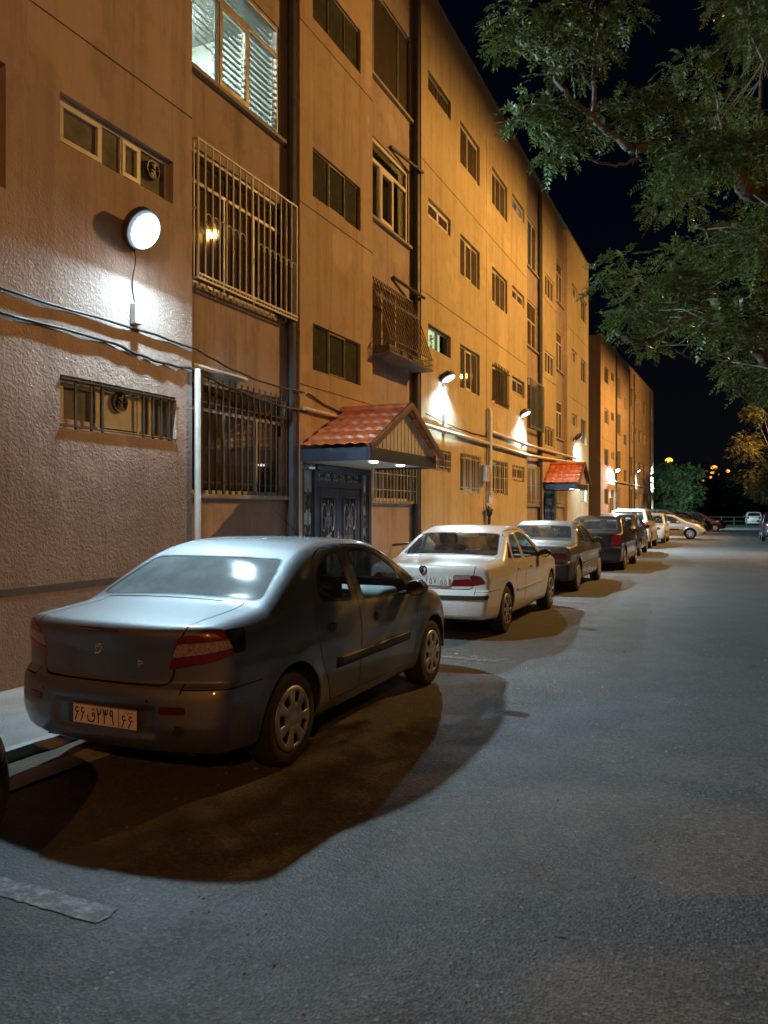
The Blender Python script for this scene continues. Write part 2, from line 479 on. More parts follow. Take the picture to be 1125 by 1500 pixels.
class CarShape:
    def __init__(s, sp):
        s.sp = sp
        s.top = pchip(sp['top']); s.rear = pchip(sp['rear']); s.front = pchip(sp['front'])
        s.plan = pchip(sp['plan']); s.sec = pchip(sp['sec']); s.belt = pchip(sp['belt'])
        s.dtop = np.gradient(s.top[1], s.top[0])
        s.hw = max(p[1] for p in sp['plan'])
    def W(s, y, z):
        sp = s.sp
        b = np.interp(y, *s.belt)
        k = 0.025
        u = z - b
        up = 0.5 * (u + np.sqrt(u * u + k * k))
        dn = np.minimum(z, b)
        w = np.interp(y, *s.plan) * np.interp(dn, *s.sec) - sp['tumble'] * up - sp.get('tumble2', 0.12) * up * up
        for ya in (0.0, sp['wb']):
            r = np.sqrt((y - ya) ** 2 + (z - sp['wr']) ** 2)
            w = w + sp.get('flare', 0.014) * np.exp(-((r - sp['arch']) / 0.07) ** 2) * (u < 0.02)
        for (zc, amp, wd) in sp.get('crease', ()):
            w = w + amp * np.exp(-((z - zc) / wd) ** 2)
        return w
    def d(s, P):
        x, y, z = P[..., 0], P[..., 1], P[..., 2]
        sp = s.sp; ax = np.abs(x)
        zt = np.interp(y, *s.top) - sp['crown'] * (ax / s.hw) ** 2
        sl = np.interp(y, s.top[0], s.dtop)
        dt = (z - zt) / np.sqrt(1 + sl * sl)
        dsd = (ax - s.W(y, z)) * 0.96
        a = smax(dt, dsd, sp['kts'])
        q = (ax / s.hw)
        dr = (np.interp(z, *s.rear) + sp['prear'] * q ** 3 + sp.get('prear2', 0.05) * q ** 2) - y
        for (x0, x1, z0, z1, dep, so) in sp.get('recess', ()):
            sg = lambda q: 1 / (1 + np.exp(-np.clip(q / so, -40, 40)))
            dr = dr + dep * sg(x - x0) * sg(x1 - x) * sg(z - z0) * sg(z1 - z)
        df = y - (np.interp(z, *s.front) - sp['pfront'] * q ** 2.6)
        a = smax(a, dr, sp['kr']); a = smax(a, df, sp['kf'])
        db = sp['bottom'] + 0.06 * np.maximum(0, (np.abs(y - sp['wb'] / 2) - sp['wb'] / 2) / 0.8) ** 1.5 - z
        return smax(a, db, 0.05)
    def grad(s, P, e=1e-3):
        g = np.empty_like(P)
        for i in range(3):
            o = np.zeros(3); o[i] = e
            g[..., i] = (s.d(P + o) - s.d(P - o)) / (2 * e)
        return g
    def mesh(s, res):
        sp = s.sp
        y0 = min(p[1] for p in sp['rear']) - 0.06; y1 = max(p[1] for p in sp['front']) + 0.06
        zt = max(p[1] for p in sp['top']) + 0.05; w = s.hw + 0.06
        nx = 2 * int(w / res) + 2
        xs = (np.arange(nx) - (nx - 1) / 2) * res
        ys = np.arange(y0, y1 + res, res); zs = np.arange(sp['bottom'] - 0.06, zt + res, res)
        G = np.stack(np.meshgrid(xs, ys, zs, indexing='ij'), -1)
        F = s.d(G)
        ins = F < 0
        n = np.array(F.shape) - 1
        acc = np.zeros(tuple(n) + (3,)); cnt = np.zeros(tuple(n))
        for ax in range(3):
            sh = [slice(None)] * 3; sh2 = [slice(None)] * 3
            sh[ax] = slice(0, -1); sh2[ax] = slice(1, None)
            a, b = F[tuple(sh)], F[tuple(sh2)]
            cr = (a < 0) != (b < 0)
            t = np.where(cr, a / np.where(cr, a - b, 1), 0)
            pos = G[tuple(sh)].copy(); pos[..., ax] += t * res
            o1, o2 = [i for i in range(3) if i != ax]
            for da in (0, 1):
                for db in (0, 1):
                    ss = [slice(0, n[0]), slice(0, n[1]), slice(0, n[2])]
                    ss[o1] = slice(da, da + n[o1]); ss[o2] = slice(db, db + n[o2])
                    c = cr[tuple(ss)]
                    acc += pos[tuple(ss)] * c[..., None]; cnt += c
        act = cnt > 0
        idx = -np.ones(tuple(n), int); idx[act] = np.arange(act.sum())
        V = acc[act] / cnt[act][:, None]
        faces = []
        for ax in range(3):
            o1, o2 = [(1, 2), (2, 0), (0, 1)][ax]
            sh = [slice(1, -1)] * 3; sh2 = [slice(1, -1)] * 3
            sh[ax] = slice(0, -1); sh2[ax] = slice(1, None)
            a, b = ins[tuple(sh)], ins[tuple(sh2)]
            I = np.argwhere(a != b)
            if len(I) == 0: continue
            flip = a[tuple(I.T)]
            base = I.copy(); base[:, o1] += 1; base[:, o2] += 1
            def cell(d1, d2):
                c = base.copy(); c[:, o1] += d1; c[:, o2] += d2
                return idx[tuple(c.T)]
            q = np.stack([cell(-1, -1), cell(0, -1), cell(0, 0), cell(-1, 0)], 1)
            q[~flip] = q[~flip][:, ::-1]
            faces.append(q)
        Q = np.concatenate(faces)
        for _ in range(4):
            g = s.grad(V); dd = s.d(V)
            st = dd[:, None] * g / np.maximum((g * g).sum(1), 1e-3)[:, None]
            ln = np.linalg.norm(st, axis=1)
            st *= np.minimum(1, 0.6 * res / np.maximum(ln, 1e-9))[:, None]
            V = V - st
        return V, Q

def chaikin(poly, it=2, keep=0.25):
    for _ in range(it):
        out = []
        n = len(poly)
        for i in range(n):
            a, b = poly[i], poly[(i + 1) % n]
            out.append((a[0] + (b[0] - a[0]) * keep, a[1] + (b[1] - a[1]) * keep))
            out.append((b[0] - (b[0] - a[0]) * keep, b[1] - (b[1] - a[1]) * keep))
        poly = out
    return poly

def rounded(poly, r, n=4):
    """Round each corner of a polygon with radius about r."""
    out = []; N = len(poly)
    for i in range(N):
        p = Vector(poly[i]); a = Vector(poly[i - 1]); b = Vector(poly[(i + 1) % N])
        da, db = (a - p), (b - p)
        ra = min(r, da.length * 0.45); rb = min(r, db.length * 0.45)
        A, B = p + da.normalized() * ra, p + db.normalized() * rb
        for k in range(n + 1):
            t = k / n
            q = A * (1 - t) ** 2 + p * 2 * t * (1 - t) + B * t * t
            out.append((q.x, q.y))
    return out

def offset_poly(poly, d):
    n = len(poly); area = sum(poly[i][0] * poly[(i + 1) % n][1] - poly[(i + 1) % n][0] * poly[i][1] for i in range(n))
    sg = 1 if area > 0 else -1
    out = []
    for i in range(n):
        a, p, b = Vector(poly[i - 1]), Vector(poly[i]), Vector(poly[(i + 1) % n])
        e1 = (p - a); e2 = (b - p)
        if e1.length < 1e-6 or e2.length < 1e-6: out.append((p.x, p.y)); continue
        e1.normalize(); e2.normalize()
        n1 = Vector((e1.y, -e1.x)) * sg; n2 = Vector((e2.y, -e2.x)) * sg
        m = n1 + n2
        if m.length < 1e-4: m = n1
        m.normalize()
        k = d / max(0.5, m.dot(n1))
        out.append((p.x + m.x * k, p.y + m.y * k))
    return out

def pip(poly, u, v):
    c = False; n = len(poly); j = n - 1
    for i in range(n):
        a, b = poly[i], poly[j]
        if (a[1] > v) != (b[1] > v) and u < (b[0] - a[0]) * (v - a[1]) / (b[1] - a[1]) + a[0]: c = not c
        j = i
    return c

SQ = math.sqrt(0.5)
def frame_of(axis, o=(0, 0, 0)):
    """Projection frames: U, V in the drawing plane, N towards the viewer."""
    return {
        'right': (Vector((0, 1, 0)), Vector((0, 0, 1)), Vector((1, 0, 0))),
        'left': (Vector((0, 1, 0)), Vector((0, 0, 1)), Vector((-1, 0, 0))),
        'rear': (Vector((1, 0, 0)), Vector((0, 0, 1)), Vector((0, -1, 0))),
        'front': (Vector((1, 0, 0)), Vector((0, 0, 1)), Vector((0, 1, 0))),
        'top': (Vector((1, 0, 0)), Vector((0, 1, 0)), Vector((0, 0, 1))),
        'rr': (Vector((SQ, SQ, 0)), Vector((0, 0, 1)), Vector((SQ, -SQ, 0))),
        'rl': (Vector((-SQ, SQ, 0)), Vector((0, 0, 1)), Vector((-SQ, -SQ, 0))),
        'fr': (Vector((SQ, -SQ, 0)), Vector((0, 0, 1)), Vector((SQ, SQ, 0))),
        'fl': (Vector((-SQ, -SQ, 0)), Vector((0, 0, 1)), Vector((-SQ, SQ, 0))),
    }[axis]

class Shell:
    """Face soup with shared vertices that can be cut along lines without leaving cracks."""
    def __init__(s, V, Q, shape):
        s.S = shape; s.v = [tuple(p) for p in V]; s.f = []; s.e = {}
        cap = len(Q) * 2 + 1000
        s.c = np.zeros((cap, 3)); s.n = np.zeros((cap, 3)); s.alive = np.zeros(cap, bool)
        for q in Q.tolist(): s.add(q)
    def add(s, vs):
        fid = len(s.f); s.f.append(list(vs))
        if fid >= len(s.c):
            s.c = np.concatenate([s.c, np.zeros_like(s.c)]); s.n = np.concatenate([s.n, np.zeros_like(s.n)]); s.alive = np.concatenate([s.alive, np.zeros(len(s.alive), bool)])
        n = len(vs); P = [s.v[i] for i in vs]
        cx = sum(p[0] for p in P) / n; cy = sum(p[1] for p in P) / n; cz = sum(p[2] for p in P) / n
        nx = ny = nz = 0.0
        for k in range(n):
            a, b = P[k], P[(k + 1) % n]
            nx += (a[1] - b[1]) * (a[2] + b[2]); ny += (a[2] - b[2]) * (a[0] + b[0]); nz += (a[0] - b[0]) * (a[1] + b[1])
        L = math.sqrt(nx * nx + ny * ny + nz * nz) or 1.0
        s.c[fid] = (cx, cy, cz); s.n[fid] = (nx / L, ny / L, nz / L); s.alive[fid] = True
        for k in range(n): s.e.setdefault(s.key(vs[k], vs[(k + 1) % n]), set()).add(fid)
        return fid
    @staticmethod
    def key(a, b): return (a, b) if a < b else (b, a)
    def kill(s, fids):
        for fid in fids:
            if not s.alive[fid]: continue
            vs = s.f[fid]; n = len(vs); s.alive[fid] = False
            for k in range(n): s.e[s.key(vs[k], vs[(k + 1) % n])].discard(fid)
    def split_edge(s, a, b, t):
        pa, pb = s.v[a], s.v[b]; m = len(s.v)
        s.v.append(tuple(pa[i] + (pb[i] - pa[i]) * t for i in range(3)))
        fs = s.e.pop(s.key(a, b), set())
        for fid in fs:
            vs = s.f[fid]; n = len(vs)
            for k in range(n):
                if (vs[k] == a and vs[(k + 1) % n] == b) or (vs[k] == b and vs[(k + 1) % n] == a):
                    vs.insert(k + 1, m); break
        s.e[s.key(a, m)] = set(fs); s.e[s.key(m, b)] = set(fs)
        return m
    def cut_plane(s, fids, co, no, eps=1e-5):
        """Split the given faces where the plane crosses; returns the resulting faces."""
        d = {}
        def dist(i):
            if i not in d:
                p = s.v[i]; d[i] = (p[0] - co[0]) * no[0] + (p[1] - co[1]) * no[1] + (p[2] - co[2]) * no[2]
                if abs(d[i]) < eps: d[i] = 0.0
            return d[i]
        for fid in fids:
            vs = list(s.f[fid]); n = len(vs)
            for k in range(n):
                a, b = vs[k], vs[(k + 1) % n]; da, db = dist(a), dist(b)
                if da * db < 0:
                    m = s.split_edge(a, b, da / (da - db)); d[m] = 0.0
        out = []
        for fid in fids:
            vs = s.f[fid]; n = len(vs)
            if any(dist(i) > 0 for i in vs) and any(dist(i) < 0 for i in vs):
                z = [k for k in range(n) if dist(vs[k]) == 0.0]
                if len(z) == 2 and (z[1] - z[0]) not in (1, n - 1):
                    A, B = vs[z[0]:z[1] + 1], vs[z[1]:] + vs[:z[0] + 1]
                    s.kill([fid]); out += [s.add(A), s.add(B)]; continue
            out.append(fid)
        return out
    def ids(s): return np.nonzero(s.alive[:len(s.f)])[0]
    def where(s, fn):
        return [int(i) for i in s.ids() if fn(Vector(s.c[i]))]

def cut_region(bm, poly, axis, res, minn=0.2, extra=None):
    """Cut the outline of poly into the shell; return the faces inside it."""
    U, V, N = [np.array(q) for q in frame_of(axis)]
    P2 = np.array(poly, float); m = 3 * res
    lo = P2.min(0) - m; hi = P2.max(0) + m
    def pick(lo_, hi_):
        I = bm.ids(); C = bm.c[I]; u = C @ U; v = C @ V
        k = (u > lo_[0]) & (u < hi_[0]) & (v > lo_[1]) & (v < hi_[1]) & (bm.n[I] @ N > minn)
        J = I[k]
        if extra is not None: J = np.array([j for j in J if extra(Vector(bm.c[j]))], int)
        return J
    cand = set(pick(lo, hi).tolist())
    n = len(poly)
    for i in range(n):
        a, b = P2[i], P2[(i + 1) % n]; d = b - a; L = float(np.hypot(*d))
        if L < 1e-6: continue
        d = d / L; nr = np.array((d[1], -d[0]))
        A = np.fromiter(cand, int, len(cand))
        if len(A) == 0: continue
        w = np.stack([bm.c[A] @ U, bm.c[A] @ V], 1) - a
        al = w @ d; ac = np.abs(w @ nr)
        near = A[(al > -1.6 * res) & (al < L + 1.6 * res) & (ac < 1.8 * res)].tolist()
        if not near: continue
        r = bm.cut_plane(near, U * a[0] + V * a[1], U * nr[0] + V * nr[1], eps=res * .01)
        cand.difference_update(near); cand.update(r)
    return [f for f in cand if pip(poly, float(bm.c[f] @ U), float(bm.c[f] @ V))]

def extract(bm, faces, name, mats, parent, push=0.0, solid=0.0, off=-1.0, mat2=0, smooth=True):
    """Take faces out of the shell as an object of their own."""
    faces = [f for f in faces if bm.alive[f]]
    if not faces: return None
    vid = {}; vs = []; fs = []
    for f in faces:
        fs.append(tuple(vid.setdefault(i, len(vid)) for i in bm.f[f]))
    P = np.array([bm.v[i] for i in vid])
    G = bm.S.grad(P); G /= np.maximum(np.linalg.norm(G, axis=1), 1e-6)[:, None]
    bm.kill(faces)
    return panel(name, P - G * push, G, fs, mats, parent, solid, mat2)

def panel(name, P, G, fs, mats, parent, solid=0.0, mat2=0):
    """Sheet with true surface normals and, if solid, an inner skin and closed edges."""
    n = len(P); V = [tuple(p) for p in P]; Nn = [tuple(g) for g in G]; F = list(fs); mi = [0] * len(F)
    if solid > 0:
        V += [tuple(p) for p in P - G * solid]; Nn += [tuple(-g) for g in G]
        F += [tuple(n + i for i in reversed(f)) for f in fs]; mi += [mat2] * len(fs)
        cnt = {}
        for f in fs:
            for k in range(len(f)):
                a, b = f[k], f[(k + 1) % len(f)]
                cnt[(a, b)] = 1
        for (a, b) in [q for q in cnt if (q[1], q[0]) not in cnt]:
            pa, pb, qa, qb = Vector(V[a]), Vector(V[b]), Vector(V[n + a]), Vector(V[n + b])
            nn = (qa - pa).cross(pb - pa)
            if nn.length < 1e-12: continue
            nn.normalize(); o = len(V)
            V += [tuple(pb), tuple(pa), tuple(qa), tuple(qb)]; Nn += [tuple(nn)] * 4
            F.append((o, o + 1, o + 2, o + 3)); mi.append(0)
    me = bpy.data.meshes.new(name); me.from_pydata(V, [], F)
    mats = mats if isinstance(mats, (list, tuple)) else [mats]
    for q in mats: me.materials.append(q)
    if len(mats) > 1: me.polygons.foreach_set('material_index', mi)
    me.polygons.foreach_set('use_smooth', [True] * len(F))
    me.update()
    me.normals_split_custom_set_from_vertices(Nn)
    ob = bpy.data.objects.new(name, me); COL.objects.link(ob); ob.parent = parent
    return ob

def shell_obj(name, vs, fs, mats, parent, solid=0.0, off=-1.0, mat2=0, smooth=True):
    me = bpy.data.meshes.new(name); me.from_pydata(vs, [], fs)
    mats = mats if isinstance(mats, (list, tuple)) else [mats]
    for q in mats: me.materials.append(q)
    if smooth: me.polygons.foreach_set('use_smooth', [True] * len(fs))
    me.update()
    ob = bpy.data.objects.new(name, me); COL.objects.link(ob); ob.parent = parent
    if solid > 0:
        s = ob.modifiers.new('solid', 'SOLIDIFY'); s.thickness = solid; s.offset = off; s.use_quality_normals = True
    return ob

def ring_cut(bm, poly, grow, axis, res, **kw):
    """Faces between poly and poly grown outward (for rubber seals and shut lines), and the faces inside."""
    bp = offset_poly(poly, grow)
    big = cut_region(bm, bp, axis, res, **kw)
    ins = cut_region(bm, poly, axis, res, **kw)
    si = set(ins); U, V, N = [np.array(q) for q in frame_of(axis)]
    minn = kw.get('minn', 0.2); ex = kw.get('extra')
    P2 = np.array(bp); lo, hi = P2.min(0), P2.max(0)
    I = bm.ids(); C = bm.c[I]; u = C @ U; v = C @ V
    J = I[(u > lo[0]) & (u < hi[0]) & (v > lo[1]) & (v < hi[1]) & (bm.n[I] @ N > minn)]
    ring = [int(f) for f in J if int(f) not in si and (ex is None or ex(Vector(bm.c[f]))) and pip(bp, float(bm.c[f] @ U), float(bm.c[f] @ V))]
    return ring, ins

def plane_strip(bm, co, no, gap, region):
    """Two parallel cuts across the faces of region; the strip between them is removed (a shut line)."""
    co, no = Vector(co), Vector(no)
    for s in (-0.5, 0.5): bm.cut_plane(bm.where(region), co + no * gap * s, no)
    bm.kill(bm.where(lambda c: region(c) and abs((c - co).dot(no)) < gap * 0.5))

# ------------------------------------------------------------------ wheels
WHEELS = {}
def wheel(kind, r, w, rim, parent, x, y, flip):
    key = (kind, r, w, rim)
    if key not in WHEELS:
        ty = MB(); h = w / 2
        ty.lathe([(rim * 0.97, h * 0.75), (rim * 1.0, h * 0.93), (rim * 1.06, h * 1.0), (r * 0.86, h * 1.02), (r * 0.95, h * 0.93), (r * 0.985, h * 0.8), (r, h * 0.6), (r * 0.996, h * 0.58),
                  (r * 0.985, h * 0.55), (r * 0.985, h * 0.50), (r, h * 0.47), (r, h * 0.05), (r * 0.985, h * 0.03), (r * 0.985, -h * 0.03), (r, -h * 0.05), (r, -h * 0.6), (r * 0.95, -h * 0.93), (r * 0.86, -h), (rim, -h * 0.9), (rim * 0.97, -h * 0.7)], (0, 0, 0), 'x', 40)
        t = ty.build('wheel', MATS['tyre'], None, smooth=True, angle=50)
        rb = MB()
        # brake drum and dark barrel behind the cover
        rb.lathe([(rim * 0.97, -h * 0.7), (rim * 0.95, h * 0.2), (rim * 0.6, h * 0.3), (0.0, h * 0.3)], (0, 0, 0), 'x', 32)
        b = rb.build('wheel_hub', MATS['dark_metal'], t, smooth=True)
        # cover with openings
        nseg = 56
        if kind == 'cover8': holes, rr, duty = 7, (0.52, 0.86), 0.5
        elif kind == 'alloy5': holes, rr, duty = 5, (0.34, 0.88), 0.55
        elif kind == 'alloy8': holes, rr, duty = 8, (0.36, 0.88), 0.6
        else: holes, rr, duty = 14, (0.66, 0.84), 0.5
        rings = [0.02, 0.14, 0.26, 0.30, rr[0], rr[0] + 0.04, (rr[0] + rr[1]) / 2, rr[1] - 0.03, rr[1], 0.94, 1.0, 1.03]
        rings = sorted(set(round(q, 3) for q in rings))
        def hx(q):
            if q < 0.28: return h * 1.02 - 0.01 * (q / 0.28) ** 2
            if q < 0.32: return h * 0.93
            return h * (0.96 + 0.06 * math.sin((q - 0.32) / 0.68 * PI)) - (0.012 if q > 1.0 else 0)
        vs = []; fs = []
        for q in rings:
            for k in range(nseg):
                a = 2 * PI * k / nseg
                vs.append((hx(q), rim * q * math.cos(a), rim * q * math.sin(a)))
        for i in range(len(rings) - 1):
            qm = (rings[i] + rings[i + 1]) / 2
            for k in range(nseg):
                ph = ((k + 0.5) / nseg * holes) % 1.0
                if rr[0] < qm < rr[1] and ph < duty: continue
                fs.append((i * nseg + k, i * nseg + (k + 1) % nseg, (i + 1) * nseg + (k + 1) % nseg, (i + 1) * nseg + k))
        fs.append(tuple(reversed(range(nseg))))
        c = shell_obj('wheel_cover', vs, fs, MATS['wheel_silver'], t, 0.012, -1.0)
        WHEELS[key] = t; o = t
    else:
        o = copy_tree(WHEELS[key])
    o.parent = parent; o.location = (x, y, r); o.rotation_euler = (random.uniform(0, 6), 0, 0) if not flip else (random.uniform(0, 6), 0, PI)
    return o

# ------------------------------------------------------------------ whole car
def rbox(name, c, s, mat, parent, bev=0.05, rx=0.0):
    mb = MB().box(-s[0] / 2, s[0] / 2, -s[1] / 2, s[1] / 2, -s[2] / 2, s[2] / 2)
    o = mb.build(name, mat, parent, smooth=True, bevel=bev, segs=4, angle=180)
    o.location = c; o.rotation_euler = (rx, 0, 0)
    return o

def make_car(sp, name, label, cat='car', group=None):
    res = sp['res']; wb = sp['wb']; det = sp.get('detail', 2)
    root = thing(name, label, cat, group=group)
    S = CarShape(sp); V, Q = S.mesh(res)
    bm = Shell(V, Q, S)
    P = MATS[sp['paint']]; D = MATS['car_interior']; BL = MATS['black_trim']
    hw = S.hw
    # wheel arches
    Ra = sp['arch']; zr = sp['wr']
    for ya in (0.0, wb):
        circ = [(ya + Ra * math.cos(2 * PI * k / 30), zr + 0.01 + Ra * math.sin(2 * PI * k / 30)) for k in range(30)]
        for sd in ('right', 'left'):
            fs = cut_region(bm, circ, sd, res, minn=0.15)
            bm.kill(fs)
        # open the underside inside the arch too
        bm.kill(bm.where(lambda c: abs(c.y - ya) < Ra * 0.97 and c.z < sp['bottom'] + 0.08 and abs(c.x) > hw - 0.32))
    # glass: screens
    g = sp['glass']
    rg = MATS[sp.get('rear_glass_mat', 'car_glass')]
    def screen(poly, axis, nm, gm, extra):
        ring, ins = ring_cut(bm, poly, sp.get('seal', 0.014), axis, res, extra=extra, minn=0.1)
        p = extract(bm, ins, nm, gm, root, push=0.004)
        if p and ring: extract(bm, ring, 'rubber_seal', BL, p, push=0.001)
        return p
    screen(rounded(g['rear'][1], 0.06), g['rear'][0], 'rear_window', rg, g['rear'][2])
    screen(rounded(g['front'][1], 0.06), g['front'][0], 'windscreen', MATS['car_glass'], g['front'][2])
    # doors with their side glass
    for sd in ('right', 'left'):
        for (outline, panes) in sp['doors']:
            glasses = []
            for poly in panes:
                ring, ins = ring_cut(bm, rounded(poly, sp.get('glass_r', 0.045)), sp.get('side_seal', 0.02), sd, res, minn=0.2)
                glasses.append((ins, ring))
            # take glass out first as point lists
            store = []
            for ins, ring in glasses:
                store.append((extract(bm, ins, 'door_window', MATS['car_glass'], root, push=0.008), extract(bm, ring, 'window_frame', BL, root, push=0.002)))
            if outline is not None and det > 1:
                po = rounded(outline, 0.05)
                gap, ins = ring_cut(bm, po, 0.008, sd, res, minn=0.15)
                bm.kill(gap)
                door = extract(bm, ins, 'door', [P, D], root, solid=0.014, mat2=1)
                for a, b in store:
                    for q in (a, b):
                        if q: q.parent = door
            else:
                for a, b in store:
                    if a and b: b.parent = a
        for poly in sp.get('quarter', ()):
            ring, ins = ring_cut(bm, rounded(poly, 0.03), 0.016, sd, res, minn=0.2)
            a = extract(bm, ins, 'quarter_window', MATS['car_glass'], root, push=0.006); b = extract(bm, ring, 'window_frame', BL, root, push=0.001)
            if a and b: b.parent = a
    # lamps: each is a housing of lens pieces
    for L in sp['lights']:
        for sd in (('rr', 'rl') if L['axis'] == 'diag' else ('fr', 'fl') if L['axis'] == 'fdiag' else (L['axis'],)):
            lamp = None
            for (mt, poly, nm) in L['pieces']:
                ring, ins = ring_cut(bm, rounded(poly, L.get('r', 0.012), 3), 0.004, sd, res, minn=-0.15 if 'diag' in L['axis'] else .3, extra=(lambda c, s=sd: (c.x > 0.02) if s in ('rr', 'fr') else (c.x < -0.02)) if sd in ('rr', 'rl', 'fr', 'fl') else None)
                o = extract(bm, ins, nm if lamp else L['name'], MATS[mt], root, push=L.get('push', -0.003), solid=0.01)
                if o is None: continue
                if ring: extract(bm, ring, 'seal', BL, lamp or o, push=0.002)
                if lamp: o.parent = lamp
                else: lamp = o
    # boot lid / tailgate shut line and bumpers
    if det > 1 and 'boot' in sp:
        bx = sp['boot']
        gap1, in1 = ring_cut(bm, rounded(bx['rear'], 0.05), 0.009, 'rear', res, minn=0.35)
        bm.kill([f for f in gap1 if bm.c[f][2] < bx['zcap']])
        gap2, in2 = ring_cut(bm, bx['top'], 0.008, 'top', res, minn=0.3, extra=lambda c: c.y < bx['ymax'] + 0.1)
        bm.kill(gap2)
        lid = [f for f in set(in1) | set(in2) if bm.alive[f]]
        extract(bm, lid, sp.get('lid_name', 'boot_lid'), [P, D], root, solid=0.014, mat2=1)
    if det > 1:
        zb, yb = sp['bumper']
        plane_strip(bm, (0, 0, zb), (0, 0.0, 1), 0.006, lambda c: c.y < yb + 0.02 and abs(c.z - zb) < 0.1)
        zf, yf = sp['fbumper']
        plane_strip(bm, (0, 0, zf), (0, 0, 1), 0.006, lambda c: c.y > yf - 0.02 and abs(c.z - zf) < 0.1)
        bmp = MATS[sp.get('bumper_mat', sp['paint'])]
        extract(bm, bm.where(lambda c: c.y < yb + 0.01 and c.z < zb), 'rear_bumper', [bmp, D], root, solid=0.014, mat2=1)
        extract(bm, bm.where(lambda c: c.y > yf - 0.01 and c.z < zf), 'front_bumper', [bmp, D], root, solid=0.014, mat2=1)
    # remaining shell
    extract(bm, bm.ids().tolist(), 'body', [P, D], root, solid=0.014, mat2=1)
    # chassis, arches, cabin
    yr = min(p[1] for p in sp['rear']); yf_ = max(p[1] for p in sp['front'])
    ch = MB()
    ch.box(-hw + 0.25, hw - 0.25, yr + 0.2, yf_ - 0.25, sp['bottom'] + 0.03, sp['bottom'] + 0.1)
    for ya in (0.0, wb):
        for sx in (1, -1):
            x1 = sx * (hw - 0.03); x0 = sx * (hw - 0.33); n = 14
            arc = [(ya + (Ra + 0.015) * math.cos(PI * k / n - 0.0), zr + (Ra + 0.015) * math.sin(PI * k / n)) for k in range(n + 1)]
            vs = [(x0, a, b) for a, b in arc] + [(x1, a, b) for a, b in arc]
            ch.add(vs, [(k, k + 1, n + 2 + k, n + 1 + k) for k in range(n)])
            ch.add([(x0, a, b) for a, b in arc] + [(x0, ya, zr)], [(k, k + 1, n + 1) for k in range(n)])
    ch.build('underbody', MATS['underbody'], root)
    cab = sp['cabin']
    yb0, yb1, yd, zbelt = cab['rear_seat'], cab['front_seat'], cab['dash'], cab['belt']
    hx = hw - 0.13
    tub = MB(); tub.box(-hx, hx, yb0 - 0.2, yd + 0.1, 0.30, 0.36); tub.box(-hx, hx, yd + 0.18, yd + 0.24, 0.3, zbelt - 0.06)
    tub.box(-hx, hx, yb0 - 0.28, yb0 - 0.22, 0.3, zbelt - 0.02)
    tub.build('cabin_floor', D, root)
    rbox('parcel_shelf', (0, yb0 - 0.25 - cab.get('shelf', 0.25) / 2, zbelt - 0.01), (2 * hx - 0.1, cab.get('shelf', 0.25) + 0.2, 0.03), D, root, 0.01)
    rbox('rear_seat', (0, yb0 - 0.1, 0.72), (2 * hx - 0.12, 0.2, 0.62), MATS['seat_cloth'], root, 0.07, rx=0.22)
    if det > 0:
        for sx in (0.36, -0.36):
            st = rbox('front_seat', (sx, yb1, 0.76), (0.47, 0.17, 0.66), MATS['seat_cloth'], root, 0.07, rx=0.2)
            rbox('headrest', (0, -0.01, 0.42), (0.27, 0.11, 0.17), MATS['seat_cloth'], st, 0.05)
        ds = rbox('dashboard', (0, yd, zbelt - 0.10), (2 * hx - 0.04, 0.34, 0.2), MATS['dash'], root, 0.06)
        wh = MB(); n = 24
        wh.tube([(0.17 * math.cos(2 * PI * k / n), 0.0, 0.17 * math.sin(2 * PI * k / n)) for k in range(n + 1)], 0.013, 6)
        wh.bar((-0.16, 0, 0), (0.16, 0, 0), 0.03, 0.02); wh.bar((0, 0, 0), (0, 0, -0.16), 0.03, 0.02)
        w = wh.build('steering_wheel', BL, root, smooth=True); w.location = (-0.36, yd - 0.28, zbelt - 0.02); w.rotation_euler = (-0.45, 0, 0)
        rv = rbox('rear_view_mirror', cab['mirror'], (0.2, 0.025, 0.06), BL, root, 0.012)
    # wheels
    for ya in (0.0, wb):
        for sx in (1, -1):
            wheel(sp['wheel'], sp['wr'], sp['ww'], sp['rim'], root, sx * (hw - sp.get('wheel_in', 0.02) - sp['ww'] / 2), ya, sx < 0)
    # mirrors, handles
    for sx in (1, -1):
        mx = sp['mirror']
        m = MB().ball((0, 0, 0), (0.095, 0.06, 0.068), 16, 10)
        m.bar((-0.13 * sx, 0.02, -0.045), (-0.03 * sx, 0.0, -0.03), 0.05, 0.03)
        o = m.build('wing_mirror', MATS[sp.get('mirror_mat', sp['paint'])], root, smooth=True, angle=180); o.location = (sx * mx[0], mx[1], mx[2])
        # squared-off back with the glass
        gl = MB().lathe([(0.0, 0), (1.0, 0)], (0, 0, 0), 'y', 16)
        gl.v = [(a * 0.078, b, c * 0.054) for a, b, c in gl.v]
        q = gl.build('mirror_glass', MATS['mirror_glass'], o); q.location = (0, -0.0605, 0); q.rotation_euler = (0, 0, sx * -0.12)
        o2 = MB().lathe([(1.0, 0.03), (1.05, 0.0), (1.0, -0.012)], (0, 0, 0), 'y', 20); o2.v = [(a * 0.084, b, c * 0.06) for a, b, c in o2.v]
        q2 = o2.build('mirror_rim', MATS[sp.get('mirror_mat', sp['paint'])], o, smooth=True, angle=180); q2.location = (0, -0.052, 0)
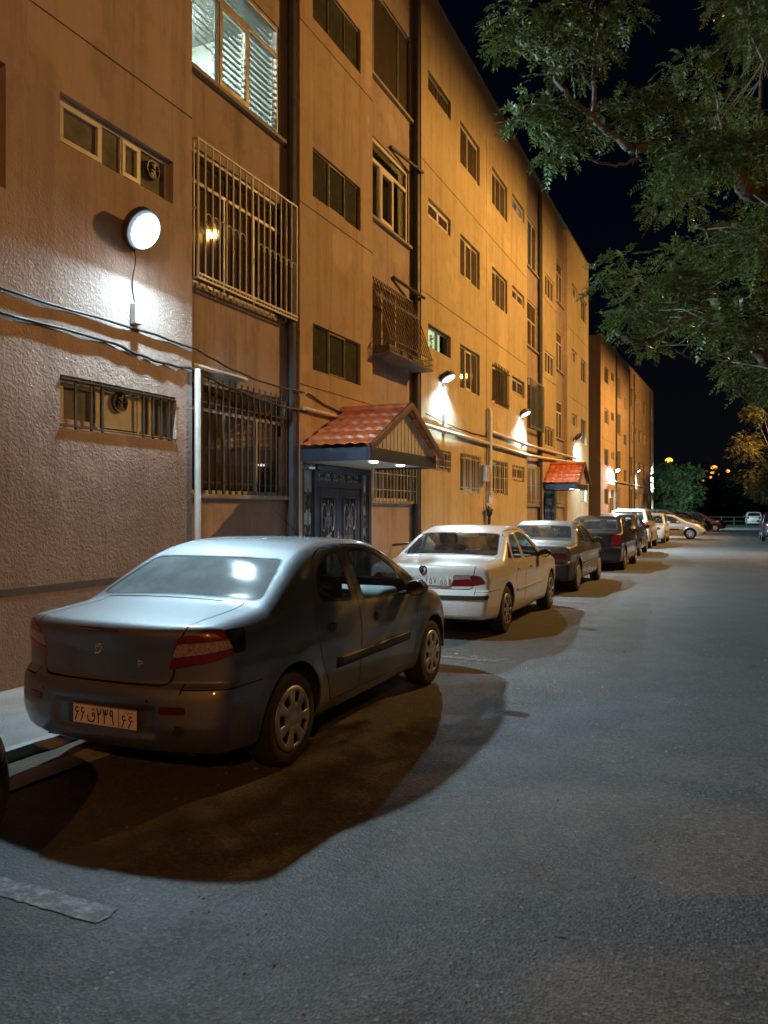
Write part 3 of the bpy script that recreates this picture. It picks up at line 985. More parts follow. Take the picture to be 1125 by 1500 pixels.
        if det > 1:
            for (hy, hz) in sp['handles']:
                w0 = float(S.W(np.array(hy), np.array(hz)))
                rbox('door_handle', (sx * (w0 + 0.004), hy, hz), (0.03, sp.get('handle_len', 0.12), sp.get('handle_h', 0.03)), MATS[sp.get('handle_mat', 'black_trim')], root, 0.009)
            for (ya, yb_, za, zb_) in sp.get('strips', ()):
                n = max(2, int((yb_ - ya) / 0.08)); vs = []
                for k in range(n + 1):
                    yy = ya + (yb_ - ya) * k / n
                    for zz in (za, za + (zb_ - za) * 0.2, zb_ - (zb_ - za) * 0.2, zb_):
                        ed = 0.004 if zz in (za, zb_) else 0.014
                        if k in (0, n): ed = 0.003
                        vs.append((sx * (float(S.W(np.array(yy), np.array(zz))) + ed), yy, zz))
                fs = [(k * 4 + j, k * 4 + j + 1, k * 4 + 5 + j, k * 4 + 4 + j) for k in range(n) for j in range(3)]
                shell_obj('rub_strip', vs, fs, MATS[sp.get('strip_mat', 'black_trim')], root, 0.02, -1.0 if sx < 0 else 1.0)
    return root, S

def rear_y(S, x, z):
    """y of the tail surface at (x, z)."""
    ys = np.linspace(min(p[1] for p in S.sp['rear']) - 0.1, 0.6, 800)
    P = np.stack([np.full_like(ys, x), ys, np.full_like(ys, z)], -1)
    d = S.d(P); i = int(np.argmax(d < 0))
    return float(ys[i])

def number_plate(root, S, x, z, left, letter, mid, right, bg, w=0.52, h=0.112, tilt=0.0, fg='plate_ink', push=0.012):
    y = min(rear_y(S, x + dx, z + dz) for dx in (-w * 0.45, 0, w * 0.45) for dz in (-h * 0.4, h * 0.4)) - push
    p = MB().box(-w / 2, w / 2, 0, 0.006, -h / 2, h / 2).build('number_plate', MATS[bg], root, bevel=0.003)
    p.location = (x, y, z); p.rotation_euler = (tilt, 0, 0)
    b = MB().box(-w / 2 + 0.003, -w / 2 + 0.04, -0.0015, 0.0, -h / 2 + 0.003, h / 2 - 0.003).build('country_band', MATS['plate_blue'], p)
    l = MB().box(w / 2 - 0.128, w / 2 - 0.125, -0.0015, 0.0, -h / 2 + 0.004, h / 2 - 0.004)
    # thin border
    for (a0, a1, c0, c1) in ((-w / 2 + 0.001, w / 2 - 0.001, h / 2 - 0.004, h / 2 - 0.001), (-w / 2 + 0.001, w / 2 - 0.001, -h / 2 + 0.001, -h / 2 + 0.004)):
        l.box(a0, a1, -0.0012, 0.0, c0, c1)
    l.build('plate_border', MATS[fg], p)
    def put(g, xx, zz, w, h, th):
        m = MB()
        for st in GLYPHS[g]:
            pts = [(xx + (a - .5) * w, -.0015, zz + (b - .5) * h) for a, b in st]
            if len(pts) == 1:
                x, _, z = pts[0]; q = th * .62; m.prism([(x, -.0005, z - q), (x + q, -.0005, z), (x, -.0005, z + q), (x - q, -.0005, z)], (0, -.002, 0)); continue
            ribbon(m, pts, th)
        return m
    allm = MB()
    def ad(m): allm.add(m.v, m.f)
    th = .0088
    ad(put(left[0], -w / 2 + 0.068, 0, .034, .076, th)); ad(put(left[1], -w / 2 + 0.112, 0, .034, .076, th))
    ad(put(letter, -w / 2 + 0.174, -.004, .058, .070, th))
    for i, ch in enumerate(mid): ad(put(ch, -w / 2 + 0.235 + i * (w - .41) / 2, 0, .033, .078, th))
    for i, ch in enumerate(right): ad(put(ch, w / 2 - 0.090 + i * 0.048, -.012, .034, .064, .008))
    ad(put('iran', w / 2 - .064, .038, .07, .018, .0028))
    allm.build('plate_text', MATS[fg], p)
    return p

GLYPHS = {
    '6': [[(.74, .90), (.52, .99), (.28, .90), (.22, .74), (.36, .62), (.62, .60), (.88, .66)], [(.66, .60), (.44, .34), (.14, .0)]],
    '2': [[(.06, 1.0), (.20, .66), (.28, .36), (.30, .0)], [(.18, .72), (.40, .60), (.66, .64), (.84, .80), (.86, 1.0)]],
    '3': [[(.04, 1.0), (.18, .66), (.26, .36), (.28, .0)], [(.17, .72), (.30, .62), (.46, .68), (.50, .96)], [(.49, .74), (.62, .62), (.84, .68), (.92, 1.0)]],
    '9': [[(.66, .80), (.60, .96), (.40, 1.0), (.20, .92), (.14, .76), (.24, .62), (.44, .60), (.66, .66)], [(.66, .84), (.68, .46), (.90, .0)]],
    '5': [[(.48, 1.0), (.26, .70), (.10, .36), (.14, .10), (.32, .04), (.50, .16), (.68, .04), (.88, .10), (.92, .36), (.74, .70), (.48, 1.0)]],
    '7': [[(.06, 1.0), (.34, .48), (.50, .0), (.66, .48), (.94, 1.0)]],
    'q': [[(.96, .52), (.96, .30), (.78, .06), (.46, .0), (.18, .10), (.06, .32), (.10, .50)], [(.96, .52), (.94, .68), (.78, .74), (.64, .64), (.70, .50), (.96, .50)], [(.66, 1.0)], [(.90, 1.0)]],
    'h': [[(.0, .96), (.18, .78), (.50, .70), (.80, .56), (1.0, .30), (.92, .10), (.60, .08), (.0, .08)], [(.48, .08), (.34, .26), (.50, .44), (.68, .30), (.62, .08)]],
    'iran': [[(.98, 1), (.98, .2)], [(.90, .2), (.84, .6), (.74, .2), (.66, .5)], [(.60, .6), (.58, .1), (.50, -.2)], [(.42, 1), (.42, .2)], [(.32, .5), (.28, .0), (.14, -.05), (.06, .3)], [(.19, .75)]],
}
def ribbon(m, pts, th):
    """Flat stroke of even width with a little thickness, lying in the xz-plane."""
    P = [Vector((p[0], p[2])) for p in pts]; y = pts[0][1]
    # round the stroke by one pass of corner cutting
    Q = [P[0]]
    for k in range(len(P) - 1):
        Q += [P[k].lerp(P[k + 1], .25), P[k].lerp(P[k + 1], .75)]
    Q.append(P[-1]); P = Q; L = []; R = []
    for k, p in enumerate(P):
        d = P[min(k + 1, len(P) - 1)] - P[max(k - 1, 0)]
        d = d.normalized() if d.length > 1e-9 else Vector((1, 0)); n = Vector((-d.y, d.x)) * th / 2
        e = d * th * .3 * (1 if k == len(P) - 1 else -1 if k == 0 else 0)
        L.append(p + n + e); R.append(p - n + e)
    for k in range(len(P) - 1):
        m.add([(L[k].x, y, L[k].y), (L[k + 1].x, y, L[k + 1].y), (R[k + 1].x, y, R[k + 1].y), (R[k].x, y, R[k].y)], [(0, 1, 2, 3)])
# ------------------------------------------------------------------ car models (metres; y = 0 at the rear axle, forward positive)
SP_COUPE_SEDAN = dict(
    res=0.017, wb=2.44, wr=0.295, ww=0.18, rim=0.19, arch=0.342, wheel='cover8', paint='paint_silver', bottom=0.19,
    top=[(-1.0, .90), (-.86, .925), (-.80, .943), (-.6, .972), (-.35, .993), (-.2, 1.012), (-.1, 1.055), (.1, 1.16), (.33, 1.272), (.5, 1.328), (.75, 1.368), (1.05, 1.38),
         (1.3, 1.37), (1.55, 1.335), (1.75, 1.265), (2.0, 1.14), (2.25, 1.005), (2.36, .95), (2.5, .905), (2.8, .84), (3.05, .75), (3.2, .62), (3.4, .4)],
    rear=[(.1, -.66), (.2, -.74), (.3, -.825), (.42, -.86), (.55, -.855), (.60, -.84), (.645, -.80), (.78, -.805), (.9, -.82), (.95, -.81), (1.05, -.76), (1.5, -.6)],
    front=[(.1, 2.95), (.25, 3.15), (.45, 3.22), (.6, 3.2), (.72, 3.12), (1.0, 2.9), (1.5, 2.4)],
    plan=[(-1, .745), (-.6, .772), (0, .795), (1.2, .802), (2.4, .795), (2.9, .765), (3.3, .70)],
    sec=[(.1, .86), (.2, .905), (.3, .96), (.45, .99), (.6, 1.0), (.75, .998), (.86, .985), (.95, .962), (1.05, .93), (1.3, .9)],
    belt=[(-1, .93), (-.3, .955), (.3, .955), (1, .925), (2, .875), (2.6, .86), (3.3, .7)],
    recess=[(-.31, .40, .345, .505, .03, .008)], tumble=.33, crown=.03, kts=.11, kr=.06, kf=.12, prear=.17, pfront=.35, flare=.016,
    crease=[(.70, .006, .04)],
    glass=dict(rear=('top', [(-.63, -.12), (.63, -.12), (.52, .31), (-.52, .31)], lambda c: c.z > .95 and c.y < .6),
               front=('top', [(-.67, 2.29), (.67, 2.29), (.55, 1.66), (-.55, 1.66)], lambda c: c.z > .85 and c.y > 1.4)),
    rear_glass_mat='dusty_glass',
    doors=[([(.36, .60), (.31, .75), (.30, .95), (.38, 1.10), (.46, 1.24), (.62, 1.305), (.93, 1.325), (.935, .29), (.52, .29), (.47, .42)],
            [[(.42, .985), (.44, 1.12), (.53, 1.205), (.70, 1.262), (.845, 1.275), (.845, .955)]]),
           ([(.955, .29), (.955, 1.325), (1.3, 1.31), (1.6, 1.245), (1.85, 1.10), (2.03, .92), (2.05, .6), (2.02, .42), (1.95, .29)],
            [[(1.045, .94), (1.03, 1.272), (1.25, 1.268), (1.5, 1.215), (1.72, 1.10), (1.93, .915), (1.93, .893)]])],
    lights=[dict(name='tail_lamp', axis='diag', pieces=[
                ('lamp_red', [(-.165, .884), (-.045, .921), (.063, .922), (.09, .876), (.0, .868), (-.06, .862), (-.176, .855)], 'red_lens'),
                ('lamp_clear', [(-.178, .851), (-.06, .858), (.0, .864), (.092, .871), (.113, .827), (.0, .802), (-.1, .787), (-.198, .774)], 'clear_lens'),
                ('lamp_red', [(-.20, .768), (-.1, .781), (.0, .796), (.113, .821), (.122, .793), (.0, .752), (-.1, .735), (-.213, .712)], 'red_lens'),
                ('black_gloss', [(.069, .92), (.198, .918), (.192, .798), (.128, .795), (.12, .826), (.096, .874)], 'dark_end')]),
            dict(name='headlamp', axis='fdiag', r=.03, pieces=[('lamp_head', [(-1.98, .64), (-1.98, .72), (-1.72, .80), (-1.66, .76), (-1.75, .64)], 'lens')]),
            dict(name='bumper_reflector', axis='diag', pieces=[('lamp_dark_red', [(-.272, .513), (-.272, .478), (-.145, .478), (-.145, .513)], 'lens')]),
            dict(name='grille', axis='front', r=.02, pieces=[('black_trim', [(-.36, .56), (.36, .56), (.42, .66), (-.42, .66)], 'mesh')]),
            dict(name='lower_grille', axis='front', r=.03, pieces=[('black_trim', [(-.5, .28), (.5, .28), (.5, .42), (-.5, .42)], 'mesh')])],
    boot=dict(rear=[(-.46, .628), (.46, .628), (.495, .80), (.535, .90), (.535, .98), (-.535, .98), (-.535, .90), (-.495, .80)], zcap=.95,
                         top=[(-.535, -.90), (-.535, -.76), (-.53, -.165), (.53, -.165), (.535, -.76), (.535, -.90)], ymax=-.165),
    bumper=(.605, -.345), fbumper=(.56, 2.78),
    cabin=dict(rear_seat=.42, front_seat=1.05, dash=1.86, belt=.93, shelf=.3, mirror=(0, 1.72, 1.22)),
    mirror=(.90, 1.80, .945), handles=[(.50, .79), (1.22, .785)], handle_len=.075, handle_h=.06,
    strips=[(.56, 1.90, .50, .575)],
)

SP_LONG_SEDAN = dict(
    res=0.02, wb=2.67, wr=0.305, ww=0.19, rim=0.195, arch=0.35, wheel='alloy8', paint='paint_white', bottom=0.20,
    top=[(-1.2, .86), (-.98, .90), (-.90, .922), (-.6, .945), (-.2, .962), (-.05, .98), (.1, 1.05), (.3, 1.15), (.55, 1.27), (.75, 1.33), (1.0, 1.37), (1.2, 1.372),
         (1.45, 1.345), (1.65, 1.285), (1.92, 1.15), (2.2, 1.005), (2.32, .95), (2.5, .92), (3.0, .87), (3.35, .79), (3.5, .68), (3.7, .4)],
    rear=[(.1, -.84), (.22, -.92), (.32, -.97), (.45, -.985), (.56, -.98), (.60, -.95), (.63, -.915), (.75, -.92), (.86, -.935), (.92, -.93), (1.1, -.86), (1.5, -.6)],
    front=[(.1, 3.2), (.25, 3.42), (.45, 3.5), (.6, 3.48), (.72, 3.42), (1.0, 3.2), (1.5, 2.6)],
    plan=[(-1.2, .76), (-.8, .785), (0, .812), (1.2, .82), (2.5, .812), (3.0, .79), (3.6, .72)],
    sec=[(.1, .88), (.2, .92), (.3, .965), (.45, .992), (.6, 1.0), (.75, .997), (.86, .98), (.93, .958), (1.05, .93), (1.3, .9)],
    belt=[(-1.2, .90), (-.3, .925), (.3, .925), (1.2, .905), (2.3, .88), (2.9, .87), (3.6, .7)],
    tumble=.36, crown=.03, kts=.085, kr=.05, kf=.1, prear=.13, prear2=.04, pfront=.3, flare=.012, crease=[(.74, .006, .04)],
    glass=dict(rear=('top', [(-.65, .03), (.65, .03), (.54, .56), (-.54, .56)], lambda c: c.z > .93 and c.y < .9),
               front=('top', [(-.66, 2.27), (.66, 2.27), (.55, 1.70), (-.55, 1.70)], lambda c: c.z > .85 and c.y > 1.6)),
    doors=[([(.46, .62), (.38, .78), (.34, .93), (.42, 1.12), (.52, 1.24), (.66, 1.295), (.93, 1.312), (.935, .29), (.56, .29), (.52, .44)],
            [[(.44, .948), (.52, 1.15), (.64, 1.24), (.85, 1.265), (.87, .938)]]),
           ([(.955, .29), (.955, 1.312), (1.3, 1.30), (1.52, 1.25), (1.78, 1.12), (2.02, .93), (2.04, .6), (2.02, .42), (1.95, .29)],
            [[(1.01, .935), (.98, 1.266), (1.25, 1.26), (1.46, 1.21), (1.68, 1.10), (1.92, .935), (1.92, .91)]])],
    quarter=[[(.20, .965), (.38, .955), (.45, 1.13), (.40, 1.135)]],
    side_seal=.012,
    lights=[dict(name='tail_lamp', axis='diag', pieces=[
                ('lamp_clear', [(-.365, .80), (-.20, .80), (-.20, .755), (-.37, .745)], 'clear_lens'),
                ('lamp_red', [(-.192, .80), (-.10, .79), (-.055, .755), (-.192, .755)], 'red_lens'),
                ('lamp_red', [(-.37, .738), (-.20, .748), (-.05, .748), (-.03, .70), (-.18, .672), (-.385, .665)], 'red_lens')]),
            dict(name='headlamp', axis='fdiag', r=.03, pieces=[('lamp_head', [(-2.2, .66), (-2.2, .75), (-1.92, .79), (-1.88, .68)], 'lens')]),
            dict(name='bumper_moulding', axis='rear', push=-.012, r=.01, pieces=[('black_trim', [(-.80, .555), (.80, .555), (.80, .512), (-.80, .512)], 'moulding')]),
            dict(name='grille', axis='front', r=.02, pieces=[('black_trim', [(-.4, .6), (.4, .6), (.44, .70), (-.44, .70)], 'mesh')])],
    boot=dict(rear=[(-.60, .635), (.60, .635), (.615, .80), (.635, .91), (.635, .96), (-.635, .96), (-.635, .91), (-.615, .80)], zcap=.915,
              top=[(-.63, -1.1), (-.63, -.9), (-.66, -.01), (.66, -.01), (.63, -.9), (.63, -1.1)], ymax=-.01),
    bumper=(.60, -.36), fbumper=(.58, 3.0),
    cabin=dict(rear_seat=.50, front_seat=1.12, dash=1.86, belt=.91, shelf=.4, mirror=(0, 1.70, 1.22)),
    mirror=(.89, 1.84, .95), mirror_mat='black_trim', handles=[(.58, .80), (1.26, .79)], handle_mat='paint_white', strips=[(.45, 2.1, .50, .54)], strip_mat='paint_white',
)

import copy
def derive(base, **kw):
    d = copy.deepcopy({k: v for k, v in base.items() if k != 'glass'}); d['glass'] = dict(base['glass']); d.update(kw); return d

SP_BRONZE_SEDAN = derive(SP_LONG_SEDAN, res=.026, paint='paint_bronze', bumper_mat='black_trim', wheel='cover', handle_mat='paint_bronze', strip_mat='chrome', mirror_mat='black_trim',
    lights=[dict(name='tail_lamp', axis='diag', pieces=[
                ('lamp_red', [(-.40, .66), (-.18, .66), (-.05, .665), (-.05, .715), (-.18, .715), (-.41, .71)], 'red_lens'),
                ('lamp_dark_red', [(-.41, .718), (-.18, .722), (-.05, .722), (-.06, .775), (-.18, .78), (-.41, .77)], 'smoked_lens')]),
            dict(name='number_panel', axis='rear', r=.01, pieces=[('lamp_dark_red', [(-.36, .665), (.36, .665), (.36, .70), (-.36, .70)], 'panel')]),
            dict(name='headlamp', axis='fdiag', r=.03, pieces=[('lamp_head', [(-2.2, .66), (-2.2, .75), (-1.92, .79), (-1.88, .68)], 'lens')]),
            dict(name='bumper_moulding', axis='rear', push=-.012, r=.01, pieces=[('chrome', [(-.80, .56), (.80, .56), (.80, .545), (-.80, .545)], 'moulding')])])

SP_TALL_SEDAN = derive(SP_LONG_SEDAN, res=.028, paint='paint_black', bumper_mat='paint_black', wheel='alloy5', wb=2.63, handle_mat='paint_black', strip_mat='black_trim', mirror_mat='paint_black',
    top=[(-1.2, .93), (-.90, .985), (-.80, 1.0), (-.5, 1.02), (-.25, 1.03), (-.12, 1.05), (.0, 1.11), (.2, 1.23), (.4, 1.34), (.6, 1.40), (.9, 1.44), (1.2, 1.445),
         (1.45, 1.42), (1.65, 1.36), (1.92, 1.22), (2.2, 1.07), (2.32, 1.01), (2.5, .97), (3.0, .90), (3.35, .80), (3.5, .68), (3.7, .4)],
    rear=[(.1, -.72), (.22, -.80), (.32, -.85), (.45, -.865), (.56, -.86), (.62, -.84), (.66, -.815), (.8, -.82), (.95, -.82), (1.0, -.81), (1.1, -.76), (1.5, -.6)],
    belt=[(-1.2, .96), (-.3, .985), (.3, .98), (1.2, .95), (2.3, .92), (2.9, .90), (3.6, .7)], crown=.025,
    glass=dict(rear=('top', [(-.60, -.05), (.60, -.05), (.52, .40), (-.52, .40)], lambda c: c.z > .98 and c.y < .8),
               front=('top', [(-.66, 2.27), (.66, 2.27), (.55, 1.70), (-.55, 1.70)], lambda c: c.z > .9 and c.y > 1.4)),
    doors=[([(.46, .62), (.38, .78), (.34, .99), (.42, 1.20), (.52, 1.31), (.66, 1.365), (.93, 1.38), (.935, .29), (.56, .29), (.52, .44)],
            [[(.34, 1.02), (.42, 1.17), (.54, 1.29), (.85, 1.33), (.87, .995)]]),
           ([(.955, .29), (.955, 1.38), (1.3, 1.37), (1.52, 1.32), (1.78, 1.19), (2.02, 1.0), (2.04, .6), (2.02, .42), (1.95, .29)],
            [[(1.0, .99), (.98, 1.33), (1.25, 1.325), (1.46, 1.275), (1.68, 1.16), (1.92, .99), (1.92, .965)]])],
    quarter=[], handles=[(.58, .87), (1.26, .86)], mirror=(.89, 1.84, 1.0), strips=[],
    lights=[dict(name='tail_lamp', axis='diag', pieces=[('lamp_red', [(-.16, .68), (-.10, .66), (.05, .70), (.10, .80), (.08, .93), (-.05, .95), (-.12, .94), (-.15, .82)], 'red_lens'),
                                                        ]),
            dict(name='headlamp', axis='fdiag', r=.03, pieces=[('lamp_head', [(-2.2, .66), (-2.2, .75), (-1.92, .80), (-1.88, .68)], 'lens')])],
    boot=dict(rear=[(-.50, .66), (.50, .66), (.50, .93), (.60, .99), (.60, 1.06), (-.60, 1.06), (-.60, .99), (-.50, .93)], zcap=.99,
              top=[(-.60, -1.1), (-.60, -.8), (-.62, -.10), (.62, -.10), (.60, -.8), (.60, -1.1)], ymax=-.10),
    bumper=(.635, -.36), fbumper=(.58, 3.0),
    cabin=dict(rear_seat=.45, front_seat=1.12, dash=1.86, belt=.97, shelf=.3, mirror=(0, 1.70, 1.28)))

HATCH_LIGHTS = [dict(name='tail_lamp', axis='diag', pieces=[('lamp_red', [(-.12, .72), (.06, .74), (.08, .96), (-.02, .98), (-.10, .94)], 'red_lens')]),
                dict(name='headlamp', axis='fdiag', r=.03, pieces=[('lamp_head', [(-2.0, .62), (-2.0, .73), (-1.70, .80), (-1.64, .70)], 'lens')]),
                dict(name='grille', axis='front', r=.02, pieces=[('black_trim', [(-.36, .58), (.36, .58), (.40, .68), (-.40, .68)], 'mesh')]),
                dict(name='lower_grille', axis='front', r=.03, pieces=[('black_trim', [(-.5, .27), (.5, .27), (.5, .42), (-.5, .42)], 'mesh')])]
SP_HATCH = dict(
    res=0.03, detail=2, wb=2.45, wr=0.29, ww=0.18, rim=0.18, arch=0.335, wheel='cover', paint='paint_white', bottom=0.20,
    top=[(-1.0, 1.30), (-.6, 1.37), (-.3, 1.42), (.1, 1.455), (.6, 1.475), (1.0, 1.475), (1.3, 1.45), (1.55, 1.38), (1.8, 1.25), (2.1, 1.08), (2.3, .97), (2.5, .93), (2.9, .86), (3.1, .76), (3.2, .64), (3.4, .4)],
    rear=[(.1, -.55), (.22, -.62), (.32, -.68), (.45, -.69), (.56, -.68), (.62, -.65), (.8, -.64), (.95, -.62), (1.05, -.57), (1.2, -.46), (1.35, -.34), (1.5, -.2)],
    front=[(.1, 2.95), (.25, 3.13), (.45, 3.2), (.6, 3.18), (.72, 3.10), (1.0, 2.9), (1.5, 2.4)],
    plan=[(-1, .75), (-.6, .77), (0, .80), (1.2, .81), (2.4, .80), (2.9, .77), (3.3, .70)],
    sec=[(.1, .88), (.2, .92), (.3, .965), (.45, .992), (.6, 1.0), (.75, .998), (.88, .985), (.97, .965), (1.05, .94), (1.3, .9)],
    belt=[(-1, .99), (-.3, .985), (.3, .965), (1, .94), (2, .90), (2.6, .88), (3.3, .7)],
    tumble=.27, crown=.03, kts=.09, kr=.07, kf=.1, prear=.13, pfront=.3, flare=.014,
    glass=dict(rear=('rear', [(-.58, 1.03), (.58, 1.03), (.50, 1.34), (-.50, 1.34)], lambda c: c.y < .2),
               front=('top', [(-.66, 2.26), (.66, 2.26), (.55, 1.62), (-.55, 1.62)], lambda c: c.z > .9 and c.y > 1.3)),
    doors=[([(.36, .60), (.30, .80), (.29, 1.0), (.30, 1.25), (.40, 1.38), (.86, 1.40), (.865, .29), (.52, .29), (.47, .42)],
            [[(.37, 1.0), (.37, 1.28), (.44, 1.34), (.80, 1.355), (.80, .985)]]),
           ([(.885, .29), (.885, 1.40), (1.2, 1.39), (1.5, 1.31), (1.78, 1.15), (2.0, .96), (2.03, .6), (2.0, .42), (1.93, .29)],
            [[(.95, .98), (.94, 1.355), (1.2, 1.345), (1.42, 1.275), (1.66, 1.13), (1.88, .96), (1.88, .94)]])],
    quarter=[[(-.22, 1.03), (.24, 1.01), (.24, 1.28), (.0, 1.27)]],
    lights=HATCH_LIGHTS, bumper=(.60, -.345), fbumper=(.56, 2.78),
    boot=dict(rear=[(-.52, .63), (.52, .63), (.54, .96), (.60, 1.0), (.55, 1.39), (-.55, 1.39), (-.60, 1.0), (-.54, .96)], zcap=1.5, top=[(-.1, -3.1), (.1, -3.1), (0, -3.0)], ymax=-2.9), lid_name='tailgate',
    cabin=dict(rear_seat=.35, front_seat=1.0, dash=1.8, belt=.96, shelf=.3, mirror=(0, 1.62, 1.3)),
    mirror=(.88, 1.76, 1.0), handles=[(.46, .86), (1.14, .85)], strips=[(.5, 1.9, .5, .56)])

SP_WAGON = derive(SP_HATCH, wb=2.7, paint='paint_darkgrey', wr=.34, rim=.22, arch=.39, bottom=.27, wheel='alloy5',
    top=[(-1.2, 1.52), (-.7, 1.60), (-.3, 1.64), (.3, 1.67), (.9, 1.68), (1.3, 1.66), (1.55, 1.60), (1.85, 1.45), (2.15, 1.28), (2.4, 1.15), (2.6, 1.1), (3.1, 1.03), (3.4, .93), (3.55, .8), (3.7, .5)],
    rear=[(.1, -.7), (.3, -.85), (.5, -.88), (.7, -.86), (.9, -.84), (1.1, -.8), (1.25, -.72), (1.5, -.58), (1.7, -.45)],
    front=[(.1, 3.2), (.35, 3.45), (.6, 3.5), (.8, 3.46), (.95, 3.38), (1.2, 3.1), (1.7, 2.5)],
    plan=[(-1, .80), (-.6, .83), (0, .86), (1.2, .87), (2.4, .86), (3.0, .83), (3.6, .76)],
    belt=[(-1, 1.16), (-.3, 1.15), (.3, 1.13), (1, 1.11), (2, 1.07), (2.8, 1.02), (3.5, .9)],
    glass=dict(rear=('rear', [(-.62, 1.2), (.62, 1.2), (.55, 1.54), (-.55, 1.54)], lambda c: c.y < .2),
               front=('top', [(-.70, 2.42), (.70, 2.42), (.6, 1.70), (-.6, 1.70)], lambda c: c.z > 1.05 and c.y > 1.3)),
    doors=[([(.40, .66), (.34, .9), (.33, 1.15), (.34, 1.45), (.44, 1.57), (.95, 1.60), (.955, .36), (.58, .36), (.52, .5)],
            [[(.40, 1.17), (.40, 1.46), (.48, 1.53), (.89, 1.55), (.89, 1.15)]]),
           ([(.975, .36), (.975, 1.60), (1.3, 1.59), (1.6, 1.51), (1.9, 1.33), (2.15, 1.12), (2.2, .7), (2.18, .5), (2.1, .36)],
            [[(1.04, 1.15), (1.03, 1.55), (1.3, 1.54), (1.52, 1.47), (1.78, 1.31), (2.0, 1.13), (2.0, 1.11)]])],
    quarter=[[(-.45, 1.2), (.26, 1.18), (.26, 1.50), (-.25, 1.48)]],
    lights=[dict(name='tail_lamp', axis='diag', pieces=[('lamp_red', [(-.12, .82), (.06, .84), (.08, 1.1), (-.02, 1.12), (-.10, 1.08)], 'red_lens')]),
            dict(name='headlamp', axis='fdiag', r=.03, pieces=[('lamp_head', [(-2.2, .78), (-2.2, .90), (-1.88, .95), (-1.82, .84)], 'lens')]),
            dict(name='grille', axis='front', r=.02, pieces=[('black_trim', [(-.4, .72), (.4, .72), (.44, .88), (-.44, .88)], 'mesh')])],
    bumper=(.72, -.4), fbumper=(.68, 3.0),
    boot=dict(rear=[(-.56, .75), (.56, .75), (.58, 1.1), (.64, 1.16), (.58, 1.6), (-.58, 1.6), (-.64, 1.16), (-.58, 1.1)], zcap=1.7, top=[(-.1, -3.1), (.1, -3.1), (0, -3.0)], ymax=-2.9),
    cabin=dict(rear_seat=.4, front_seat=1.1, dash=1.95, belt=1.12, shelf=.3, mirror=(0, 1.7, 1.48)),
    mirror=(.96, 1.92, 1.17), handles=[(.52, 1.0), (1.24, .99)], strips=[])
# ------------------------------------------------------------------ buildings
XF = -5.5          # street face of the near block
def wall_panel(mb, X, y0, y1, z0, z1, holes, depth=0.13, grooves=(), mi=0, gmi=0, vgrooves=()):
    """Wall sheet in the plane x = X facing +x, with reveals round the holes and shallow joint grooves."""
    gs = [(y0, y1, g - .009, g + .009) for g in grooves]
    vg = [(g - .008, g + .008, z0, z1) for g in vgrooves]
    ys = sorted({y0, y1} | {h[0] for h in holes} | {h[1] for h in holes} | {q for g in vg for q in g[:2]})
    zs = sorted({z0, z1} | {h[2] for h in holes} | {h[3] for h in holes} | {q for g in gs for q in g[2:]})
    def inside(rs, a, b): return any(r[0] < a < r[1] and r[2] < b < r[3] for r in rs)
    for i in range(len(ys) - 1):
        for j in range(len(zs) - 1):
            a, b, c, d = ys[i], ys[i + 1], zs[j], zs[j + 1]
            m, n = (a + b) / 2, (c + d) / 2
            if inside(holes, m, n): continue
            if inside(gs, m, n):
                x = X - .014
                mb.add([(x, a, c), (x, b, c), (x, b, d), (x, a, d)], [(0, 1, 2, 3)], gmi)
                mb.add([(X, a, c), (X, b, c), (x, b, c), (x, a, c)], [(0, 1, 2, 3)], gmi)
                mb.add([(X, a, d), (x, a, d), (x, b, d), (X, b, d)], [(0, 1, 2, 3)], gmi)
                continue
            if inside(vg, m, n):
                x = X - .012
                mb.add([(x, a, c), (x, b, c), (x, b, d), (x, a, d)], [(0, 1, 2, 3)], gmi)
                mb.add([(X, a, c), (x, a, c), (x, a, d), (X, a, d)], [(0, 1, 2, 3)], gmi)
                mb.add([(X, b, c), (X, b, d), (x, b, d), (x, b, c)], [(0, 1, 2, 3)], gmi)
                continue
            mb.add([(X, a, c), (X, b, c), (X, b, d), (X, a, d)], [(0, 1, 2, 3)], mi)
    for (a, b, c, d) in holes:
        x = X - depth
        mb.add([(X, a, c), (X, a, d), (x, a, d), (x, a, c)], [(0, 1, 2, 3)], mi)
        mb.add([(X, b, c), (x, b, c), (x, b, d), (X, b, d)], [(0, 1, 2, 3)], mi)
        mb.add([(X, a, c), (x, a, c), (x, b, c), (X, b, c)], [(0, 1, 2, 3)], mi)
        mb.add([(X, a, d), (X, b, d), (x, b, d), (x, a, d)], [(0, 1, 2, 3)], mi)

